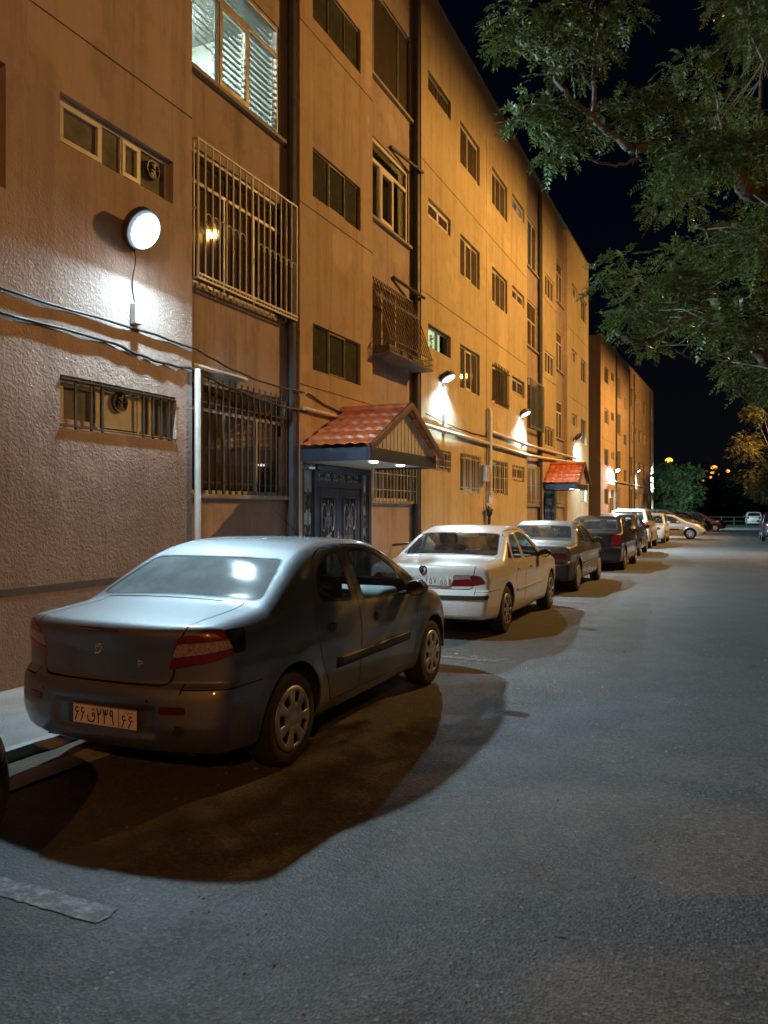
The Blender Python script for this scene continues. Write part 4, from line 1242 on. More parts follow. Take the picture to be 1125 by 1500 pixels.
def window(par, org, X, a, b, c, d, panes=2, frame='frame_cream', glassm='window_glass', transom=None, sash=None, sill=False,
           curtain=None, grille=None, rec=0.09, t=0.045, thick=0.05, room=True):
    """A framed window set in a hole of the wall at x = X."""
    x = X - rec; h = thick / 2
    def B(mb, y0, y1, z0, z1, dx=0.0, th=h): mb.box(x - th + dx, x + th + dx, y0, y1, z0, z1)
    f = MB()
    B(f, a, b, c, c + t); B(f, a, b, d - t, d); B(f, a, a + t, c + t, d - t); B(f, b - t, b, c + t, d - t)
    zt = d - t
    if transom: B(f, a + t, b - t, transom - t / 2, transom + t / 2); zt = transom - t / 2
    widths = panes if isinstance(panes, (list, tuple)) else [1] * panes
    tot = sum(widths); y = a + t; cells = []
    for i, w in enumerate(widths):
        y2 = y + (b - a - 2 * t) * w / tot
        cells.append((y, y2))
        if i < len(widths) - 1: B(f, y2 - t * .4, y2 + t * .4, c + t, zt, 0.002)
        y = y2
    for i in (sash or ()):
        y0, y1 = cells[i]; s = t * 1.05
        B(f, y0 + .004, y1 - .004, c + t, c + t + s, .018, h * .7); B(f, y0 + .004, y1 - .004, zt - s, zt, .018, h * .7)
        B(f, y0 + .004, y0 + s, c + t + s, zt - s, .018, h * .7); B(f, y1 - s, y1 - .004, c + t + s, zt - s, .018, h * .7)
    w = f.build('window', MATS[frame], par, org, bevel=.004)
    p = MB()
    p.box(x - .004, x + .004, a + t * .6, b - t * .6, c + t * .6, d - t * .6)
    p.build('pane', MATS[glassm], w, org)
    if curtain:
        cb = MB(); ya, yb = a + .05, b - .05; n = 40; X2 = x - (.035 if curtain[0].startswith('lit') else .06)
        col, cover = curtain
        for (s0, s1) in cover:
            vs = []; m = int(n * (s1 - s0)) + 3
            for k in range(m + 1):
                yy = ya + (yb - ya) * (s0 + (s1 - s0) * k / m)
                xx = X2 + (.006 if col.startswith('lit') else .018) * math.sin(yy * 46 + math.sin(yy * 9) * 1.5)
                vs += [(xx, yy, c + .02), (xx, yy, d - .02)]
            cb.add(vs, [(2 * k, 2 * k + 2, 2 * k + 3, 2 * k + 1) for k in range(m)])
        q = cb.build('curtain', MATS[col], w, org, smooth=True, angle=180)
        q.modifiers.new('thick', 'SOLIDIFY').thickness = .004
    if room:
        # the dark room behind
        r = MB(); X3 = X - 1.3; m = .25
        r.add([(X3, a - m, c - m), (X3, b + m, c - m), (X3, b + m, d + m), (X3, a - m, d + m)], [(0, 1, 2, 3)])
        r.add([(X - .14, a - m, c - m), (X - .14, b + m, c - m), (X3, b + m, c - m), (X3, a - m, c - m)], [(0, 1, 2, 3)])
        r.add([(X - .14, a - m, d + m), (X - .14, b + m, d + m), (X3, b + m, d + m), (X3, a - m, d + m)], [(0, 1, 2, 3)])
        r.add([(X - .14, a - m, c - m), (X - .14, a - m, d + m), (X3, a - m, d + m), (X3, a - m, c - m)], [(0, 1, 2, 3)])
        r.add([(X - .14, b + m, c - m), (X - .14, b + m, d + m), (X3, b + m, d + m), (X3, b + m, c - m)], [(0, 1, 2, 3)])
        r.build('room', MATS['room_dark'], w, org)
    if sill:
        s = MB().box(X - .1, X + .07, a - .06, b + .06, c - .055, c - .002)
        s.build('sill', MATS['sill_stone'], w, org, bevel=.006)
    if grille: grille(w, org, X, a, b, c, d)
    return w

def flat_grille(mat='iron_cream', n=9, rails=(0.12, 0.88), out=0.03, r=.009, over=.03, scroll=False, fx=0.0):
    def g(w, org, X, a, b, c, d):
        m = MB(); x = X + out
        for k in range(n):
            y = a + (b - a) * (k + .5) / n
            m.tube([(x, y, c - over), (x, y, d + over)], r, 6)
        for q in rails:
            z = c + (d - c) * q
            m.bar((x - r * 1.6, a - .05, z), (x - r * 1.6, b + .05, z), .022, .012)
        if scroll:
            for k in range(n - 1):
                y = a + (b - a) * (k + 1) / n; z = c + (d - c) * .79; rr = (b - a) / n * .36
                m.tube([(x, y + rr * math.cos(t), z + rr * math.sin(t)) for t in np.linspace(0, 2 * PI, 13)], .006, 5)
        for y in (a - .02, b + .02):
            for z in (c + (d - c) * rails[0], c + (d - c) * rails[-1]):
                m.bar((X - .02, y, z), (x, y, z), .02)
        m.build('grille', MATS[mat], w, org, smooth=True)
    return g

def box_grille(mat='iron_white', n=17, out=0.3, r=.010):
    """Cage grille that stands out from the wall, with scrolls above the middle."""
    def g(w, org, X, a, b, c, d):
        m = MB(); x = X + out
        ys = [a + (b - a) * k / (n - 1) for k in range(n)]
        for i, y in enumerate(ys):
            rr = r * 1.5 if i in (0, n // 2, n - 1) else r
            m.tube([(x, y, c), (x, y, d)], rr, 6)
        for z in (c, c + .05, d - .005): m.bar((x, a - .01, z), (x, b + .01, z), .02, .02)
        for y in (a, b):
            for z in (c, d, (c + d) / 2): m.bar((X - .02, y, z), (x, y, z), .018)
            for q in (1, 2): m.bar((X + out * q / 3, y, c), (X + out * q / 3, y, d), .014)
        for k in range(1, n):
            if n // 2 + 1 < k or 1 < k < 8:
                y = (ys[k] + ys[k - 1]) / 2; z = c + (d - c) * .46; rr = (b - a) / (n - 1) * .40
                m.tube([(x, y + rr * math.cos(t), z + rr * math.sin(t)) for t in np.linspace(-.6, PI + .6, 12)], .007, 5)
        # spear feet between the two bottom rails
        for k in range(1, n): m.bar((x, (ys[k] + ys[k - 1]) / 2, c), (x, (ys[k] + ys[k - 1]) / 2, c + .05), .012)
        m.bar((X + .01, a, c), (x, a, c), .02); 
        m.build('grille', MATS[mat], w, org, smooth=True)
    return g

def basket_grille(mat='iron_rust', n=17, out=0.42):
    """Bars leaning out over a planter-like tray at the foot of the window."""
    def g(w, org, X, a, b, c, d):
        m = MB(); zt = c + .22
        for k in range(n):
            y = a + (b - a) * k / (n - 1)
            m.tube([(X + .05, y, d), (X + out, y + .06, zt)], .010, 6)
        for q in (0.0, .30, 1.0):
            m.bar((X + .05 + (out - .05) * q, a, d + (zt - d) * q), (X + .05 + (out - .05) * q, b + .06, d + (zt - d) * q), .022, .012)
        for k in range(n - 1):
            y = a + (b - a) * (k + .5) / (n - 1); q = .30; rr = .035
            xx, zz = X + .06 + (out - .05) * q, d + (zt - d) * q
            m.tube([(xx, y + rr * math.cos(t), zz + rr * math.sin(t)) for t in np.linspace(0, 2 * PI, 9)], .007, 5)
        m.build('grille', MATS[mat], w, org, smooth=True)
        t = MB(); y0, y1 = a - .03, b + .09
        t.box(X + .02, X + out + .02, y0, y1, c - .012, c)
        for z in (c + .012, (c + zt) / 2, zt):
            t.bar((X + out + .01, y0, z), (X + out + .01, y1, z), .014)
            for y in (y0, y1): t.bar((X + .02, y, z), (X + out + .01, y, z), .014)
        for k in range(27): t.bar((X + out + .01, y0 + (y1 - y0) * k / 26, c), (X + out + .01, y0 + (y1 - y0) * k / 26, zt), .009)
        for k in range(1, 6):
            for y in (y0, y1): t.bar((X + out * k / 6, y, c), (X + out * k / 6, y, zt), .009)
        # boxes and pots kept in the tray
        t.box(X + .08, X + out - .05, a + .12, a + .55, c + .001, c + .15); t.box(X + .10, X + out - .08, a + .75, a + 1.0, c + .001, c + .19); t.box(X + .06, X + out - .06, a + 1.2, a + 1.75, c + .001, c + .12)
        t.build('tray', MATS['tray_tin'], w, org, bevel=.003)
    return g

def block_shell(par, org, X, y0, y1, zt, depth, mat):
    """Sides, back, roof and parapet of a block (local frame, front on x = X)."""
    b = MB(); xb = X - depth
    b.add([(X - .2, y0, -.3), (xb, y0, -.3), (xb, y0, zt), (X - .2, y0, zt)], [(0, 1, 2, 3)])
    b.add([(X - .2, y1, -.3), (xb, y1, -.3), (xb, y1, zt), (X - .2, y1, zt)], [(3, 2, 1, 0)])
    b.add([(X, y0, -.3), (X - .2, y0, -.3), (X - .2, y0, zt), (X, y0, zt)], [(0, 1, 2, 3)])
    b.add([(X, y1, -.3), (X - .2, y1, -.3), (X - .2, y1, zt), (X, y1, zt)], [(3, 2, 1, 0)])
    b.add([(xb, y0, -.3), (xb, y1, -.3), (xb, y1, zt), (xb, y0, zt)], [(0, 1, 2, 3)])
    b.build('side_wall', mat, par, org)
    r = MB(); r.box(xb + .01, X - .22, y0 + .02, y1 - .02, zt - .62, zt - .45)
    r.build('roof', MATS['roof_felt'], par, org)
    c = MB()
    c.box(X - .24, X + .025, y0 - .02, y1 + .02, zt, zt + .06)
    c.build('parapet_coping', MATS['coping'], par, org, bevel=.01)

def near_block():
    org = (XF, 14.0, 0.0)
    par = thing('apartment_building', 'long four storey rendered apartment block, nearest and in full view on the left', 'building', org)
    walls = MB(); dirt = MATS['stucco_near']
    G2 = (3.36, 5.93, 8.5, 11.05)
    ZT = 12.05
    P = []       # window specs: (X, a, b, c, d, kwargs)
    def put(X, a, b, c, d, **k): P.append((X, a, b, c, d, k)); return (a, b, c, d)
    XB = XF - .15
    # --- A: blank wall nearest the camera
    hA = [put(XF, 5.15, 6.70, 4.90, 5.36, panes=[1, .55, .5, .8], frame='frame_white', sash=(0, 2), curtain=('curtain_pale', [(0, 1)]), glassm='window_frost'),
          put(XF, 5.15, 6.74, 2.33, 2.81, panes=[1, 1.15, .35, .6], frame='frame_cream', sash=(0,), grille=sparse_bars, glassm='window_frost'),
          put(XF, 2.95, 4.58, 4.26, 5.30, panes=2, frame='frame_cream'),
          put(XF, 5.15, 6.70, 7.50, 7.9, panes=2)]
    wall_panel(walls, XF, -8.0, 7.02, -.3, ZT, hA, grooves=(5.98, 8.5), mi=0)
    # --- bay 1
    h = [put(XB, 7.12, 9.26, 1.78, 3.12, panes=[1, 1, .9], frame='frame_cream', transom=2.78, sill=True, rec=.05, grille=flat_grille('iron_dark', 16, (.10, .80), .06, .011, .04), curtain=('curtain_dark', [(.30, .36), (.62, .68)])),
         put(XB, 7.10, 9.28, 4.22, 5.80, panes=[1, .9, 1], frame='frame_grey', transom=5.42, rec=.05, grille=box_grille(out=.17), curtain=('curtain_cream', [(0, .30), (.52, 1)])),
         put(XB, 7.06, 9.12, 6.70, 8.22, panes=[1.0, 1.0, 1.1], frame='frame_alu', transom=7.82, sill=True, rec=.04, t=.06, sash=(1,), glassm='window_clear', room=False),
         put(XB, 7.12, 9.12, 9.25, 10.75, panes=3, transom=10.4, sill=True)]
    wall_panel(walls, XB, 7.02, 9.40, -.3, ZT, h, mi=1)
    # --- C: stair wall
    h = [put(XF, 9.77, 11.36, 3.62, 4.30, panes=[1, 1.05, .95], frame='frame_olive', sash=(1,), rec=.06, t=.02, glassm='window_green'),
         put(XF, 9.77, 11.36, 6.14, 6.85, panes=[1, 1.05, .95], frame='frame_olive', sash=(1,), rec=.06, t=.02, glassm='window_green'),
         put(XF, 9.77, 11.36, 8.72, 9.42, panes=[1, 1.05, .95], frame='frame_olive', rec=.06, t=.02, glassm='window_green')]
    wall_panel(walls, XF, 9.40, 11.82, -.3, ZT, h + [(9.47, 11.80, .14, 2.27)], grooves=G2, mi=2)
    # --- bay 2
    h = [put(XB, 11.94, 13.98, 1.76, 2.95, panes=3, sill=True, rec=.05, grille=flat_grille('iron_cream', 13, (.16, .40), .12, .011, .05, True), curtain=('curtain_cream', [(.2, .5)])),
         put(XB, 11.92, 13.90, 4.27, 5.62, panes=3, rec=.05, grille=basket_grille(), curtain=('curtain_dark', [(0, 1)])),
         put(XB, 11.90, 13.78, 6.68, 8.10, panes=[1, 1, 1.1], frame='frame_cream', transom=7.72, sill=True, rec=.05, t=.065, sash=(1,), glassm='window_clear', room=False),
         put(XB, 11.92, 13.92, 9.15, 10.72, panes=[.4, 1.6, .8], frame='frame_grey', sill=True, rec=.05, curtain=('curtain_dark', [(.1, .6)]))]
    wall_panel(walls, XB, 11.82, 14.08, -.3, ZT, h, mi=1)
    # --- D: the long flat wall between the lamps
    h = []
    for fl, (z0, z1) in enumerate(((2.0, 2.87), (4.34, 5.33), (6.9, 7.81), (9.40, 10.34))):
        zs = (2.42, 4.87, 7.5, 10.02)[fl]; zt = (2.85, 5.34, 7.87, 10.42)[fl]
        gg = [flat_grille('iron_cream', 4, (.2, .5, .85), .03, .009), flat_grille('iron_cream', 10, (.12, .88), .05), flat_grille('iron_cream', 8, (.15, .5, .85), .04), flat_grille('iron_cream', 5, (.2, .8), .03, .008)] if fl == 0 else [None] * 4
        if fl == 1: gg[2] = flat_grille('iron_dark', 10, (.08, .92), .06, .011)
        h.append(put(XF, 14.46, 15.84, zs, zt, panes=2, frame=['frame_cream', 'frame_olive', 'frame_white', 'frame_olive'][fl], sash=(0, 1) if fl == 2 else None, grille=gg[0],
                     glassm='window_clear' if fl == 1 else 'window_glass', curtain=('lit_pale', [(.14, .58), (.66, .76)]) if fl == 1 else None))
        h.append(put(XF, 16.48, 17.96, z0, z1, panes=3 if fl < 3 else [1, 1.3], frame='frame_cream', sash=(1,), grille=gg[1], curtain=('curtain_warm' if fl != 1 else 'curtain_grey', [(0, .42), (.6, 1)])))
        h.append(put(XF, 19.02, 20.50, z0, z1, panes=3, frame='frame_cream', sash=(0,), grille=gg[2], curtain=('curtain_warm', [(.3, 1)] if fl % 2 else [(0, .3), (.7, 1)])))
        h.append(put(XF, 21.02, 22.44, zs, zt, panes=2, frame='frame_cream' if fl != 1 else 'frame_grey', sash=(0, 1), grille=gg[3], curtain=('lit_white', [(.18, .46), (.70, 1)]) if fl == 3 else None))
    wall_panel(walls, XF, 14.08, 22.74, -.3, ZT, h, grooves=(5.9, 8.5), vgrooves=(18.55,), mi=3)
    # --- bay 3, E, bay 4, G
    h = [put(XB, 22.86, 24.70, 1.76, 2.95, panes=3, sill=True, rec=.05, grille=flat_grille('iron_cream', 12, (.12, .5), .10, .010)),
         put(XB, 22.86, 24.72, 4.10, 5.55, panes=3, frame='frame_grey', rec=.05, grille=box_grille('iron_blue', 13, .22), curtain=('curtain_grey', [(0, 1)])),
         put(XB, 22.86, 24.66, 6.66, 8.08, panes=3, transom=7.5, sill=True, rec=.05, frame='frame_cream', curtain=('curtain_warm', [(0, .4)])),
         put(XB, 22.86, 24.72, 9.10, 10.62, panes=3, sill=True, rec=.05, frame='frame_white', curtain=('lit_green', [(.08, .26), (.38, .60), (.74, .86)]))]
    wall_panel(walls, XB, 22.74, 24.86, -.3, ZT, h, mi=1)
    h = [put(XF, 25.2, 26.7, c, d, panes=3, frame='frame_cream', rec=.06) for c, d in ((3.72, 4.36), (6.14, 6.85), (8.68, 9.4))]
    wall_panel(walls, XF, 24.86, 27.02, -.3, ZT, h + [(24.95, 26.95, .14, 2.3)], grooves=G2, mi=3)
    h = [put(XB, 27.12, 28.90, c, d, panes=3, sill=True, rec=.05, transom=d - .4, grille=q) for c, d, q in ((1.76, 2.95, flat_grille('iron_cream', 10, (.12, .5), .08)), (4.2, 5.55, None), (6.66, 8.08, None), (9.1, 10.6, None))]
    wall_panel(walls, XB, 27.02, 29.0, -.3, ZT, h, mi=1)
    h = []
    for z0, z1 in ((1.95, 2.9), (4.34, 5.33), (6.9, 7.81), (9.4, 10.34)):
        h.append(put(XF, 29.9, 31.1, z1 - .45, z1, panes=2)); h.append(put(XF, 31.9, 33.2, z0, z1, panes=2, frame='frame_olive'))
    wall_panel(walls, XF, 29.0, 33.75, -.3, ZT, h, grooves=(5.9, 8.5), mi=3)
    # returns at the recessed bays
    for (ya, yb) in ((7.02, 9.40), (11.82, 14.08), (22.74, 24.86), (27.02, 29.0)):
        walls.add([(XF, ya, -.3), (XB, ya, -.3), (XB, ya, ZT), (XF, ya, ZT)], [(0, 1, 2, 3)], 1)
        walls.add([(XF, yb, -.3), (XF, yb, ZT), (XB, yb, ZT), (XB, yb, -.3)], [(0, 1, 2, 3)], 1)
    # painted dado line on wall A
    walls.box(XF, XF + .003, -8, 7.0, .86, .925, 4)
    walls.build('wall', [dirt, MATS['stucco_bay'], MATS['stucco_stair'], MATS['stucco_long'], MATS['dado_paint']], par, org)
    block_shell(par, org, XF, -8.0, 33.75, ZT, 11.0, MATS['stucco_long'])
    wins = {}
    for (X, a, b, c, d, k) in P: wins[(round(a, 2), round(c, 2))] = window(par, org, X, a, b, c, d, **k)
    # the lit flat: room, blind, ceiling lamp
    r = MB(); X3 = XB - 3.0
    y0, y1, z0, z1 = 6.9, 9.5, 6.2, 8.6
    r.add([(X3, y0, z0), (X3, y1, z0), (X3, y1, 7.35), (X3, y0, 7.35)], [(0, 1, 2, 3)], 1)
    r.add([(X3, y0, 7.35), (X3, y1, 7.35), (X3, y1, z1), (X3, y0, z1)], [(0, 1, 2, 3)], 0)
    for yy in (y0, y1): r.add([(XB - .15, yy, z0), (X3, yy, z0), (X3, yy, z1), (XB - .15, yy, z1)], [(0, 1, 2, 3)], 0)
    for zz in (z0, z1): r.add([(XB - .15, y0, zz), (X3, y0, zz), (X3, y1, zz), (XB - .15, y1, zz)], [(0, 1, 2, 3)], 0)
    w = wins[(7.06, 6.70)]
    r.build('room', [MATS['room_white'], MATS['room_green']], w, org)
    cl = MB().box(XB - 1.7, XB - 1.55, 7.5, 8.9, 8.5, 8.56); cl.build('ceiling_lamp', MATS['tube_light'], w, org)
    wd = MB().box(XB - 1.5, XB - 1.0, 7.3, 8.0, 6.2, 7.35).box(XB - 1.49, XB - 1.01, 8.3, 8.7, 6.2, 7.2); wd.build('furniture', MATS['room_white'], w, org, bevel=.02)
    bl = MB()
    for i in range(18):
        z = 8.18 - i * .082
        if z > 7.18:
            bl.obox((XB - .13, 7.44, z), (.034, 0, -.022), (0, .31, 0), (-.0006, 0, .0012))
        if z > 6.9: bl.obox((XB - .13, 8.08, z), (.034, 0, -.012), (0, .29, 0), (-.0006, 0, .0012))
        bl.obox((XB - .13, 8.76, z), (.034, 0, -.006), (0, .34, 0), (-.0006, 0, .0012))
    for yy in (7.25, 7.65, 7.9, 8.25, 8.55, 8.95): bl.bar((XB - .12, yy, 6.76), (XB - .12, yy, 8.2), .004)
    bl.build('venetian_blind', MATS['blind'], w, org)
    # the other lit flat above bay 2's cage
    w = wins[(11.9, 6.68)]
    r = MB(); X3 = XB - 2.6; y0, y1, z0, z1 = 11.7, 14.0, 6.2, 8.45
    r.add([(X3, y0, z0), (X3, y1, z0), (X3, y1, z1), (X3, y0, z1)], [(0, 1, 2, 3)])
    for yy in (y0, y1): r.add([(XB - .15, yy, z0), (X3, yy, z0), (X3, yy, z1), (XB - .15, yy, z1)], [(0, 1, 2, 3)])
    for zz in (z0, z1): r.add([(XB - .15, y0, zz), (X3, y0, zz), (X3, y1, zz), (XB - .15, y1, zz)], [(0, 1, 2, 3)])
    r.build('room', MATS['room_yellow'], w, org)
    MB().box(XB - 1.6, XB - 1.3, 12.2, 12.5, 8.3, 8.4).build('ceiling_lamp', MATS['warm_bulb'], w, org)
    cb = MB(); n = 26
    vs = []
    for k in range(n + 1):
        yy = 12.48 + 1.22 * k / n; xx = XB - .2 + .02 * math.sin(yy * 40)
        vs += [(xx, yy, 6.7), (xx, yy, 8.08)]
    cb.add(vs, [(2 * k, 2 * k + 2, 2 * k + 3, 2 * k + 1) for k in range(n)])
    q = cb.build('curtain', MATS['curtain_plum'], w, org, smooth=True, angle=180); q.modifiers.new('t', 'SOLIDIFY').thickness = .004
    # plant standing on the sill inside the pale lit window
    w = wins[(14.46, 4.87)]
    pl = MB(); rr = random.Random(4)
    for k in range(11):
        y = 14.93 + rr.uniform(-.08, .10); z = 4.95 + rr.uniform(0, .24)
        pl.obox((XF - .105, y, z), (.003, 0, 0), (0, rr.uniform(.02, .05), rr.uniform(-.03, .03)), (0, 0, rr.uniform(.015, .03)))
    pl.box(XF - .11, XF - .10, 14.88, 14.98, 4.90, 4.96)
    pl.build('potted_plant', MATS['silhouette'], w, org)
    # the blanked middle of the low window
    MB().box(XF - .082, XF - .070, 5.74, 6.30, 2.39, 2.75).build('board', MATS['frame_cream'], wins[(5.15, 2.33)], org, bevel=.004)
    # a fan set in one pane of the low window on wall A, and in the upper one
    for (yc, zc, win) in ((5.95, 2.66, (5.15, 2.33)), (6.43, 5.17, (5.15, 4.90))):
        fb = MB().lathe([(0.0, .0), (.075, 0.0), (.085, .018), (.10, .02), (.10, -.02)], (XF - .055, yc, zc), 'x', 20)
        for k in range(5):
            a = 2 * PI * k / 5
            fb.bar((XF - .03, yc, zc), (XF - .03, yc + .08 * math.cos(a), zc + .08 * math.sin(a)), .03, .004)
        fb.build('extractor_fan', MATS['iron_dark'], wins[win], org)
    return par

def sparse_bars(w, org, X, a, b, c, d):
    m = MB(); x = X - .01
    for f in (.12, .24, .33, .69, .78, .86, .94): m.bar((x, a + (b - a) * f, c), (x, a + (b - a) * f, d), .026, .012)
    m.bar((x + .01, a, c + .02), (x + .01, b, c + .02), .03, .012); m.bar((x + .01, a, d - .03), (x + .01, b, d - .03), .03, .012)
    m.build('grille', MATS['iron_dark'], w, org)

def far_block():
    """Second block, standing back behind a gap and turned a degree or two."""
    X0, Y0 = -6.93, 46.86
    par = thing('apartment_building', 'far four storey apartment block beyond the gap, its end wall facing the camera', 'building', (X0, Y0, 0), -math.atan2(.83, 24.9))
    walls = MB(); L = 24.95; ZT = 12.0; org = (0, 0, 0); P = []; h = []
    fl = ((1.95, 2.9), (4.34, 5.33), (6.9, 7.81), (9.4, 10.34))
    cols = [(1.2, 2.6, 'big'), (3.5, 4.6, 'small'), (5.4, 7.4, 'bay'), (8.5, 10.0, 'stair'), (11.0, 13.0, 'bay'), (13.7, 14.9, 'small'), (15.7, 17.2, 'big'), (18.3, 19.8, 'big'), (20.6, 21.7, 'small'), (22.5, 24.2, 'bay')]
    i = 0
    for (a, b, kind) in cols:
        for f, (z0, z1) in enumerate(fl):
            if kind == 'stair':
                if f == 0: continue
                z0, z1 = z0 - .75, z1 - .95
            if kind == 'small': z0 = z1 - .48
            if kind == 'bay': z0, z1 = z0 - .2, z1 + .2
            h.append((a, b, z0, z1)); i += 1
            P.append((a, b, z0, z1, dict(panes=3 if kind != 'small' else 2, frame=['frame_cream', 'frame_olive', 'frame_grey'][i % 3], t=.06, room=False,
                                        glassm='window_glass', sill=kind == 'bay', curtain=('lit_white', [(.3, .6)]) if (kind == 'bay' and f == 1 and a < 8) else ('curtain_warm', [(0, .5)]) if i % 3 == 0 else None)))
    wall_panel(walls, 0, 0, L, -.3, ZT, h, grooves=(3.36, 5.9, 8.5), mi=0)
    walls.build('wall', [MATS['stucco_far']], par)
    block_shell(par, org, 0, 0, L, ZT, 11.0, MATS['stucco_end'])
    for (a, b, c, d, k) in P: window(par, org, 0, a, b, c, d, **k)
    # drain pipes and the dark shafts beside the bays
    for y in (5.25, 10.85, 13.15, 22.35):
        MB().tube([(.06, y, 0), (.06, y, ZT - .3)], .055, 8).build('drain_pipe', MATS['pipe_dark'], par, smooth=True)
    MB().tube([(.09, 3.0, 3.45), (.09, 24.6, 3.5)], .04, 8).build('gas_pipe', MATS['gas_pipe'], par, smooth=True)
    m = MB().box(0, .22, 3.0, 3.5, 1.6, 2.4); m.build('meter_box', MATS['meter_grey'], par, bevel=.01)
    return par

# ------------------------------------------------------------------ entrance porches
def entrance(y0, y1, label_can, label_door, big=True):
    """Tiled gable canopy on the wall and the iron and glass door screen below it."""
    X = XF; yc = (y0 + y1) / 2; D = 1.05
    t = thing('entrance_canopy', label_can, 'canopy', (X, yc, 2.28))
    org = (X, yc, 2.28)
    ze, zr = 2.46, 3.11
    # soffit and fascia tray
    f = MB(); f.box(X + .002, X + D, y0, y1, 2.30, 2.36); f.build('soffit', MATS['soffit_white'], t, org)
    f = MB()
    for (a, b, c, d) in ((X + D - .02, X + D + .03, y0 - .03, y1 + .03), (X + .005, X + D - .02, y0 - .03, y0 + .02), (X + .005, X + D - .02, y1 - .02, y1 + .03)):
        f.box(a, b, c, d, 2.27, 2.45)
    f.build('fascia', MATS['navy_metal'], t, org, bevel=.006)
    # profiled tile sheets on both slopes
    hw = (y1 - y0) / 2 + .10; rows = 5
    for s, nm in ((-1, 'roof_slope'), (1, 'roof_slope')):
        n = 66; m = 60; vs = []
        for j in range(m + 1):
            u = j / m
            for i in range(n + 1):
                x = X + .02 + (D + .08) * i / n
                y = yc + s * hw * (1 - u)
                z = ze + (zr - ze) * u
                step = ((u * rows) % 1.0)
                lift = .030 * (1 - step) + .020 * abs(math.sin(PI * (x - X) / .18)) ** 1.5 * (1 - .35 * step)
                vs.append((x, y + s * .4 * lift, z + lift * .9))
        fs = [(j * (n + 1) + i, j * (n + 1) + i + 1, (j + 1) * (n + 1) + i + 1, (j + 1) * (n + 1) + i) for j in range(m) for i in range(n)]
        o = MB().add(vs, fs).build(nm, MATS['tile_orange'], t, org, smooth=True, angle=50)
        o.modifiers.new('t', 'SOLIDIFY').thickness = .008
    rd = MB(); rd.tube([(X + .01, yc, zr + .035), (X + D + .13, yc, zr + .035)], .05, 10); rd.build('ridge_cap', MATS['tile_orange'], t, org, smooth=True)
    bb = MB()
    for s in (-1, 1):
        bb.bar((X + D + .11, yc + s * (hw + .02), ze - .01), (X + D + .11, yc, zr + .04), .05, .10)
    bb.build('barge_board', MATS['barge_brown'], t, org, bevel=.006)
    # ribbed gable sheet
    gb = MB(); n = 18
    for k in range(n):
        a = y0 + .02 + (y1 - y0 - .04) * k / n; b = y0 + .02 + (y1 - y0 - .04) * (k + .82) / n
        def zt(y): return ze - .02 + (zr - ze) * max(0.02, 1 - abs(y - yc) / (hw))
        for (p, q, dx) in ((a, b, .0), (b, y0 + .02 + (y1 - y0 - .04) * (k + 1) / n, -.018)):
            gb.prism([(X + D + .01 + dx, p, 2.44), (X + D + .01 + dx, q, 2.44), (X + D + .01 + dx, q, zt(q)), (X + D + .01 + dx, p, zt(p))], (-.012, 0, 0))
    gb.build('gable_sheet', MATS['gable_cream'], t, org)
    for k, y in enumerate((y0 + .75, y0 + 1.75)):
        dl = MB().lathe([(0, 0), (.05, 0), (.058, .008), (.066, .008), (.07, .02)], (X + D - .28, y, 2.278), 'z', 20)
        o = dl.build('downlight', MATS['downlight'], t, org, smooth=True)
        ld = bpy.data.lights.new('downlight_glow', 'SPOT'); ld.energy = 30 if big else 16; ld.spot_size = math.radians(130); ld.spot_blend = .6; ld.color = (.85, .93, 1.0); ld.shadow_soft_size = .05
        lo = bpy.data.objects.new('downlight_glow', ld); COL.objects.link(lo); lo.parent = t
        lo.location = (D - .28, y - yc, -.03)
    # door screen
    s = thing('entrance_door', label_door, 'door', (X, yc, 0.14))
    org = (X, yc, .14); xd = X - .07
    ya, yb = y0 + .02, y1 - .12; H2 = 2.26; mid0 = (y0 + y1) / 2 - .6
    fr = MB()
    side = .30; p = .09
    cols = [ya, ya + p + side, yb - p - side, yb - p]
    for y in cols: fr.box(xd - .05, xd + .05, y, y + p, .15, H2)
    fr.box(xd - .05, xd + .05, ya + p, yb - p, H2 - .09, H2); fr.box(xd - .048, xd + .055, cols[1] + p, cols[2], 1.93, 2.03)
    fr.box(xd - .05, xd + .05, ya + p, cols[1], .15, .5); fr.box(xd - .05, xd + .05, cols[2] + p, yb - p, .15, .5)
    fr.build('door_frame', MATS['navy_metal'], s, org, bevel=.006)
    gl = MB(); gl.box(xd - .012, xd - .004, ya + p, cols[1], .5, H2 - .09); gl.box(xd - .012, xd - .004, cols[2] + p, yb - p, .5, H2 - .09); gl.box(xd - .012, xd - .004, cols[1] + p, cols[2], 2.03, H2 - .09)
    gl.build('screen_glass', MATS['door_glass'], s, org)
    dk = MB().box(xd - 1.4, xd - 1.35, y0 - .3, y1 + .3, 0, 2.6); dk.box(xd - 1.36, xd - .09, y0 - .3, y0 - .25, 0, 2.6); dk.box(xd - 1.36, xd - .09, y1 + .25, y1 + .3, 0, 2.6); dk.box(xd - 1.36, xd - .09, y0 - .25, y1 + .25, 2.55, 2.6); dk.box(xd - 1.36, xd - .09, y0 - .25, y1 + .25, 0.05, .14)
    dk.build('stair_hall', MATS['hall_wall'], s, org)
    MB().box(xd - .9, xd - .75, mid0 - .3, mid0 + .3, 2.49, 2.54).build('hall_lamp', MATS['hall_tube'], s, org)
